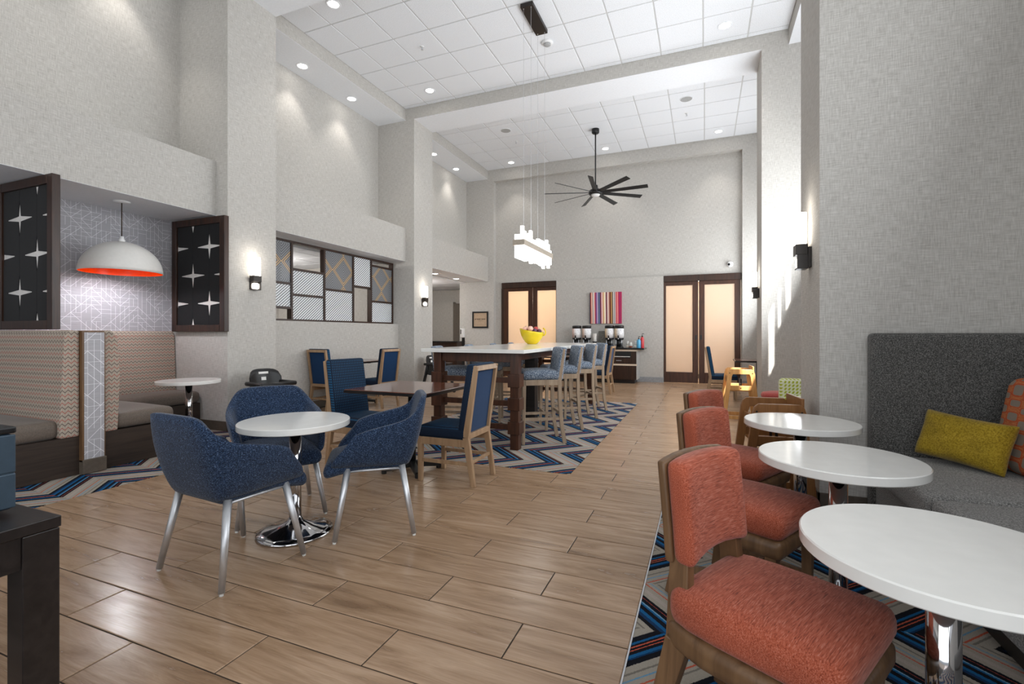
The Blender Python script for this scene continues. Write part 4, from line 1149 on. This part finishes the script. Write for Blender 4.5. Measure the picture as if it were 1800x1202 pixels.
# ------------------------------------------------------------------ high chairs
def wood_highchair(lab, loc, rz, mat):
    t = thing('wooden_high_chair', lab, 'high chair', loc, rz, 'wooden restaurant high chairs')
    for sy in (-1, 1):
        y = sy * .20
        outer = [(-.27, 0), (-.185, .70), (-.17, .75), (-.14, .775), (.15, .775), (.18, .75), (.195, .70), (.27, 0)]
        inner = [(.205, 0), (.135, .66), (.12, .70), (-.11, .70), (-.125, .66), (-.205, 0)]
        fr_ = obj('side_frame', MB().prism(outer + inner, y - .014, y + .014, 'xz'), mat, t, bevel=.004)
        obj('side_bar', MB().bar((-.16, y, .49), (.16, y, .49), .07, .024, (0, 0, 1)), mat, fr_, bevel=.004)
        obj('base_runner', MB().bar((-.24, y, .04), (.24, y, .04), .055, .028, (0, 0, 1)), mat, fr_, bevel=.004)
        for bx, bz_ in ((-.155, .715), (.16, .715), (0, .49)): obj('bolt', MB().tube([(bx, y + sy * .014, bz_), (bx, y + sy * .017, bz_)], .008, 8), 'dark_bronze', fr_)
    obj('seat', MB().box(-.15, .16, -.19, .19, .44, .46), mat, t, bevel=.004)
    obj('seat_back', MB().box(.165, .185, -.19, .19, .66, .82), mat, t, bevel=.004)
    obj('front_guard', MB().box(-.165, -.145, -.19, .19, .55, .66), mat, t, bevel=.004)
    obj('footrest', MB().box(.16, .20, -.19, .19, .22, .25), mat, t, bevel=.004)
    for sy in (-1, 1): obj('strap', MB().bar((.02, sy * .08, .46), (.02, sy * .08, .62), .02, .004, (1, 0, 0)), 'black_plastic', t)
    return t
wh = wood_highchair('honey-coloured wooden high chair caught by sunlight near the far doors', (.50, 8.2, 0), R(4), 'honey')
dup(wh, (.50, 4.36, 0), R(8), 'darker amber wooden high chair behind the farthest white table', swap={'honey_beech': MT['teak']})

def black_highchair(lab, loc, rz):
    t = thing('plastic_high_chair', lab, 'high chair', loc, rz, 'black plastic high chairs')
    for sx in (-1, 1):
        for sy in (-1, 1):
            obj('leg', MB().bar((sx * .26, sy * .25, 0), (sx * .17, sy * .15, .62), .045, .05, (1, 0, 0), .05, .06), 'black_plastic', t, bevel=.008)
        obj('armrest', MB().rbox((sx * .22, .0, .64), (.075, .42, .06), .025, 6), 'black_plastic', t, True)
        obj('side_panel', MB().bar((sx * .195, -.14, .52), (sx * .195, .16, .52), .22, .025, (0, 0, 1)), 'black_plastic', t, bevel=.006)
        obj('base_rail', MB().bar((sx * .255, -.24, .05), (sx * .255, .24, .05), .04, .05, (0, 0, 1)), 'black_plastic', t, bevel=.006)
    def f(x, y, z): return (x, y + 1.6 * x * x - .15 * (z - .6), z - .35 * x * x)
    nn = 14; gm = MB(); xs = [-.215 + .43 * i / nn for i in range(nn + 1)]
    def topz(x): return .70 + .13 * (1 - abs(x / .216) ** 4) ** .5
    for s_ in (0, 1):
        for x in xs:
            for q in range(7):
                z = .50 + (topz(x) - .50) * q / 6; p = f(x, -.215 + .03 * s_, z); gm.v.append((p[0], p[1], z))
    def gi(s_, i, q): return s_ * (nn + 1) * 7 + i * 7 + q
    for i in range(nn):
        for q in range(6):
            gm.f.append((gi(0, i, q), gi(0, i + 1, q), gi(0, i + 1, q + 1), gi(0, i, q + 1))); gm.f.append((gi(1, i, q), gi(1, i, q + 1), gi(1, i + 1, q + 1), gi(1, i + 1, q)))
        gm.f.append((gi(0, i, 6), gi(0, i + 1, 6), gi(1, i + 1, 6), gi(1, i, 6)))
    for i in (0, nn):
        for q in range(6): gm.f.append((gi(0, i, q), gi(0, i, q + 1), gi(1, i, q + 1), gi(1, i, q)))
    bk = obj('backrest', gm, 'black_plastic', t, True)
    obj('logo_sticker', MB().bar((-.07, -.207, .775), (.07, -.207, .775), .03, .006, (0, -.15, 1)), 'paper_white', bk)
    obj('warning_label', MB().bar((-.032, -.196, .695), (.032, -.196, .695), .045, .006, (0, -.15, 1)), 'paper_white', bk)
    obj('front_bar', MB().tube([(-.23, .20, .64), (.23, .20, .64)], .028, 12), 'black_plastic', t, True)
    obj('seat', MB().rbox((0, .02, .42), (.34, .34, .05), .02, 6), 'black_plastic', t, True)
    obj('footrest', MB().bar((-.22, .21, .20), (.22, .21, .20), .05, .03, (0, 0, 1)), 'black_plastic', t, bevel=.005)
    obj('crotch_strap', MB().bar((.06, .21, .62), (.08, .22, .46), .016, .004, (1, 0, 0)), 'grey_plastic', t)
    return t
bh = black_highchair('black plastic high chair in front of the front left pilaster', (-5.46, 4.76, 0.003), R(-103))
dup(bh, (-5.50, 9.20, 0), R(-103), 'black plastic high chair beside the far left pilaster')

# ------------------------------------------------------------------ dark table and machine at the left edge
t = thing('side_table', 'black-brown console table at the lower left corner', 'table', (0, 0, 0))
KX, KY, TZ = -1.905, .868, .74
obj('tabletop', MB().box(KX - 1.3, KX, KY - 1.1, KY, TZ - .035, TZ), 'near_black', t, bevel=.003)
for x, y in ((KX - .048, KY - .048), (KX - 1.252, KY - .048), (KX - .048, KY - 1.052), (KX - 1.252, KY - 1.052)):
    obj('leg', MB().box(x - .045, x + .045, y - .045, y + .045, 0, TZ - .037), 'near_black', t, bevel=.003)
obj('apron', MB().box(KX - .03, KX - .008, KY - 1.0, KY - .095, TZ - .135, TZ - .037).box(KX - 1.2, KX - .095, KY - .03, KY - .008, TZ - .135, TZ - .037), 'near_black', t)
t = thing('countertop_machine', 'steel blue appliance with black lid and side vents on the dark table', 'appliance', (0, 0, TZ))
mx, my = -2.065, .826
obj('body', MB().rbox((mx - .25, my - .26, .135), (.50, .52, .245), .02, 8), 'machine', t, True)
obj('lid', MB().box(mx - .50, mx, my - .52, my, .258, .28), 'black_plastic', t, bevel=.006)
obj('front_panel', MB().box(mx - .004, mx + .003, my - .085, my - .004, .02, .13).box(mx - .004, mx + .003, my - .085, my - .004, .133, .255), 'machine', t, bevel=.004)
for i in range(12): obj('vent_slot', MB().box(mx - .004, mx + .0015, my - .30, my - .125, .045 + i * .0125, .051 + i * .0125), 'black_plastic', t)
for sx in (0, 1):
    for sy in (0, 1): obj('foot', MB().tube([(mx - .06 - sx * .38, my - .06 - sy * .40, 0), (mx - .06 - sx * .38, my - .06 - sy * .40, .015)], .018, 10), 'black_plastic', t)

# ------------------------------------------------------------------ screen with glass panes on the half wall
t = thing('glass_screen', 'dark framed room screen of ribbed and etched glass panes on the half wall', 'screen panel', (0, 0, 0))
sx0, sx1 = -6.60, -6.50
vy = [5.30, 6.09, 6.84, 7.62, 8.17, 8.925]
zb, ztp = 1.53, 2.90
fr_ = MB().box(sx0, sx1, vy[0], vy[-1], ztp - .04, ztp).box(sx0, sx1, vy[0], vy[-1], zb, zb + .035)
obj('outer_frame', fr_.box(sx0, sx1, vy[-1] - .035, vy[-1], zb + .035, ztp - .04).box(sx0, sx1, vy[0], vy[0] + .03, zb + .035, ztp - .04), 'espresso', t, bevel=.003)
for y in vy[1:-1]: obj('mullion', MB().box(sx0, sx1, y - .02, y + .02, zb + .035, ztp - .04), 'espresso', t, bevel=.003)
cols = [([2.165, 1.755], ['dia', 'diag', None]), ([2.42, 1.985], [None, 'diag', 'diag']), ([2.14], ['dia', 'diag']), ([2.27], ['diag', None]), ([2.755, 2.0], [None, 'dia', 'diag'])]
for i, (rails, cells) in enumerate(cols):
    a, b = vy[i] + .02, vy[i + 1] - .02
    for z in rails: obj('rail', MB().box(sx0, sx1, a, b, z - .02, z + .02), 'espresso', t, bevel=.003)
    zs_ = [ztp - .04] + rails + [zb + .035]
    for j, c_ in enumerate(cells):
        hi, lo = zs_[j] - (.02 if j else 0), zs_[j + 1] + (.02 if j < len(rails) else 0)
        if c_: obj('glass_pane', MB().box(-6.535, -6.523, a, b, lo, hi), 'pane_diag' if c_ == 'diag' else 'pane_diamond', t)

# ------------------------------------------------------------------ back counter with coffee urns
t = thing('coffee_counter', 'dark wood coffee counter with black top against the back wall', 'counter', (0, 0, 0))
cx0, cx1, cy0, cy1 = -4.0, -1.65, 12.74, YB + .055
obj('countertop', MB().box(cx0, cx1 + .20, cy0 - .06, cy1, .90, .937), 'dark_counter', t, bevel=.004)
obj('top_band', MB().box(cx0, cx1 + .03, cy0 - .02, cy1, .85, .90), 'cream', t)
obj('cabinet_body', MB().box(cx0, cx1, cy0 + .02, cy1, .10, .85), 'espresso', t)
obj('toe_kick', MB().box(cx0, cx1 - .05, cy0 + .09, cy1, 0, .10), 'near_black', t)
obj('side_panel', MB().box(cx1, cx1 + .012, cy0 + .02, cy1, .10, .85), 'grey_plastic', t)
obj('mid_band', MB().box(cx0, cx1 + .014, cy0 + .008, cy0 + .02, .47, .515), 'cream', t)
for i in range(3):
    a = cx1 - .12 - i * .76 - .64; b = a + .62
    obj('niche_shade_slab', MB().box(a, b, cy0 + .012, cy0 + .02, .68, .84), 'black_plastic', t)  # flat black slab; its colour stands in for shade inside the niche
    obj('niche_shelf', MB().box(a + .14, b - .02, cy0 - .002, cy0 + .012, .70, .715), 'paper_white', t)
    dr = obj('drawer', MB().box(a, b, cy0 + .004, cy0 + .02, .53, .67), 'espresso', t, bevel=.003)
    obj('handle', MB().box((a + b) / 2 - .07, (a + b) / 2 + .07, cy0 - .016, cy0 - .004, .595, .61).box((a + b) / 2 - .065, (a + b) / 2 - .055, cy0 - .006, cy0 + .004, .597, .608).box((a + b) / 2 + .055, (a + b) / 2 + .065, cy0 - .006, cy0 + .004, .597, .608), 'satin', dr)
    obj('cabinet_door', MB().box(a, b, cy0 + .004, cy0 + .02, .12, .46), 'espresso', t, bevel=.003)
def urn(lab, x, lm):
    t = thing('coffee_urn', lab, 'coffee urn', (x, 12.98, .937), 0, 'coffee urns on the counter')
    obj('base', MB().lathe([(.118, 0), (.118, .02), (.10, .025), (0, .025)], 28), 'black_plastic', t, True)
    for k in range(4):
        a = R(45 + 90 * k); obj('leg', MB().tube([(math.cos(a) * .10, math.sin(a) * .10, .02), (math.cos(a) * .10, math.sin(a) * .10, .24)], .010, 8), 'satin', t, True)
    obj('drip_guard', MB().lathe([(.085, .025), (.085, .22), (0, .22)], 24), 'black_plastic', t, True)
    obj('lower_band', MB().lathe([(0, .20), (.12, .22), (.122, .265), (0, .265)], 28), 'black_plastic', t, True)
    obj('body', MB().lathe([(.122, .265), (.124, .52), (0, .52)], 32), lm, t, True)
    obj('lid', MB().lathe([(.126, .52), (.126, .585), (.115, .60), (0, .605)], 28), 'black_plastic', t, True)
    tp = obj('tap', MB().tube([(0, -.11, .25), (0, -.16, .25), (0, -.16, .21)], .014, 10), 'chrome', t, True)
    obj('tap_lever', MB().bar((0, -.15, .262), (0, -.17, .33), .03, .012), 'black_plastic', tp)
urn('coffee urn with pinkish label at the far left of the counter', -3.30, 'label_pink')
urn('coffee urn with peach and white label, second from the left', -3.02, 'label_peach')
urn('coffee urn with tan label, right of the menu board', -2.39, 'label_tan')
urn('coffee urn with the whitest label, at the right end of the urn row', -2.13, 'label_tan')
t = thing('cup_stack', 'stack of white paper cups in a dark holder between the urns', 'cups', (-2.79, 12.95, .937))
obj('holder', MB().lathe([(.05, 0), (.06, .02), (.06, .16), (0, .16)], 20), 'black_plastic', t, True)
for i in range(5): obj('cup', MB().lathe([(.040, .15 + i * .045), (.056, .20 + i * .045), (.058, .205 + i * .045), (0, .205 + i * .045)], 20), 'paper_white', t, True)
t = thing('menu_board', 'small dark speckled board standing behind the counter between urns', 'board', (-2.62, 13.18, .937), 0)
obj('panel', MB().bar((0, -.04, 0), (0, .03, .45), .24, .02), 'gravel', t); obj('easel_foot', MB().box(-.10, .10, -.07, .07, 0, .012), 'black_plastic', t)
t = thing('condiment_box', 'tan box with white packets on the counter below the cups', 'box', (-2.66, 12.82, .937))
obj('tray', MB().box(-.08, .08, -.05, .05, 0, .075), 'tan_box', t, bevel=.004); obj('packets', MB().box(-.06, .06, -.035, .035, .075, .11), 'paper_white', t)
def jar(lab, x, y, mat, h=.16, r=.035, lid='clear'):
    t = thing('condiment_jar', lab, 'jar', (x, y, .937), 0, 'jars and bottles at the counter end')
    obj('glass', MB().lathe([(r, 0), (r, h * .8), (r * .8, h * .9), (0, h * .9)], 18), 'clear', t, True)
    obj('contents', MB().lathe([(r + .001, .005), (r + .001, h * .35), (0, h * .35)], 18), mat, t, True)
    obj('lid', MB().lathe([(r * .85, h * .9), (r * .85, h), (0, h)], 18), lid, t, True)
jar('clear jar on the counter just right of the urns', -1.90, 12.92, 'cream', .18)
jar('clear jar holding brown syrup on the counter', -1.81, 12.88, 'syrup', .15, .04)
jar('white canister on the counter beside the blue bottle', -1.68, 12.92, 'paper_white', .19, .045, 'white_plastic')
def pump(lab, x, y, mat, h):
    t = thing('pump_bottle', lab, 'bottle', (x, y, .937), 0, 'pump bottles at the counter end')
    obj('body', MB().lathe([(.048, 0), (.05, .01), (.05, h * .62), (.03, h * .74), (.018, h * .78), (0, h * .78)], 20), mat, t, True)
    obj('collar', MB().lathe([(.022, h * .77), (.022, h * .85), (0, h * .85)], 16), 'black_plastic', t, True)
    obj('pump_spout', MB().tube([(0, 0, h * .85), (0, 0, h), (.03, -.03, h), (.05, -.05, h * .97)], .007, 8), 'black_plastic', t, True)
pump('light blue pump bottle at the counter end', -1.60, 12.86, 'blue_bottle', .30)
pump('red pump bottle at the end of the counter', -1.52, 12.92, 'red_bottle', .38)

# canvas with stripes
o = obj('striped_canvas', MB().box(-.445, .445, -.03, .03, -.44, .44), 'art', None, bevel=.003)
o.location = (-2.565, YB + .026, 2.035)
tag(o, 'square canvas painted with upright multicoloured stripes above the urns', 'painting')

# framed sign, sanitiser and hall counter
t = thing('framed_sign', 'small black framed tan sign on the wall by the hallway', 'sign', (-6.44, YB, 1.745))
obj('frame', MB().box(-.27, -.225, -.03, 0, -.255, .255).box(.225, .27, -.03, 0, -.255, .255).box(-.225, .225, -.03, 0, .21, .255).box(-.225, .225, -.03, 0, -.255, -.21), 'black_plastic', t, bevel=.003)
bd = obj('sign_board', MB().box(-.225, .225, -.012, 0, -.21, .21), 'sign_paper', t)
lt = MB(); rr2 = random.Random(5); x = -.19
for wlen in (2, 5, 5):
    for _ in range(wlen):
        lt.box(x, x + .006, -.0135, -.012, -.0, .034).box(x + .012, x + .018, -.0135, -.012, .0, .034)
        q = rr2.choice([0, .014, .028]); lt.box(x + .006, x + .012, -.0135, -.012, q, q + .006); x += .0265
    x += .022
obj('lettering', lt, 'near_black', bd)
lt2 = MB()
for i in range(9): lt2.box(-.07 + i * .016, -.07 + i * .016 + .009, -.0135, -.012, -.04, -.03)
obj('small_lettering', lt2, 'near_black', bd)
t = thing('sanitizer_stand', 'white hand sanitiser dispenser on a black floor stand by the hallway', 'dispenser', (-6.72, 12.7, 0))
obj('foot_plate', MB().box(-.16, .16, -.14, .14, 0, .015), 'black_metal', t, bevel=.004); obj('pole', MB().box(-.045, .045, -.012, .012, .015, 1.40), 'black_metal', t)
dsp = obj('dispenser', MB().rbox((0, -.055, 1.33), (.12, .10, .27), .02, 6), 'white_plastic', t, True); obj('window', MB().box(-.045, -.015, -.108, -.10, 1.30, 1.44), 'black_plastic', dsp)
t = thing('hall_counter', 'long dark counter glimpsed beyond the bar table by the hallway', 'counter', (0, 0, 0))
obj('countertop', MB().box(-8.6, -6.95, 12.75, 13.25, 1.045, 1.08), 'dark_counter', t); obj('cabinet_body', MB().box(-8.55, -7.0, 12.8, 13.25, 0, 1.045), 'espresso', t)
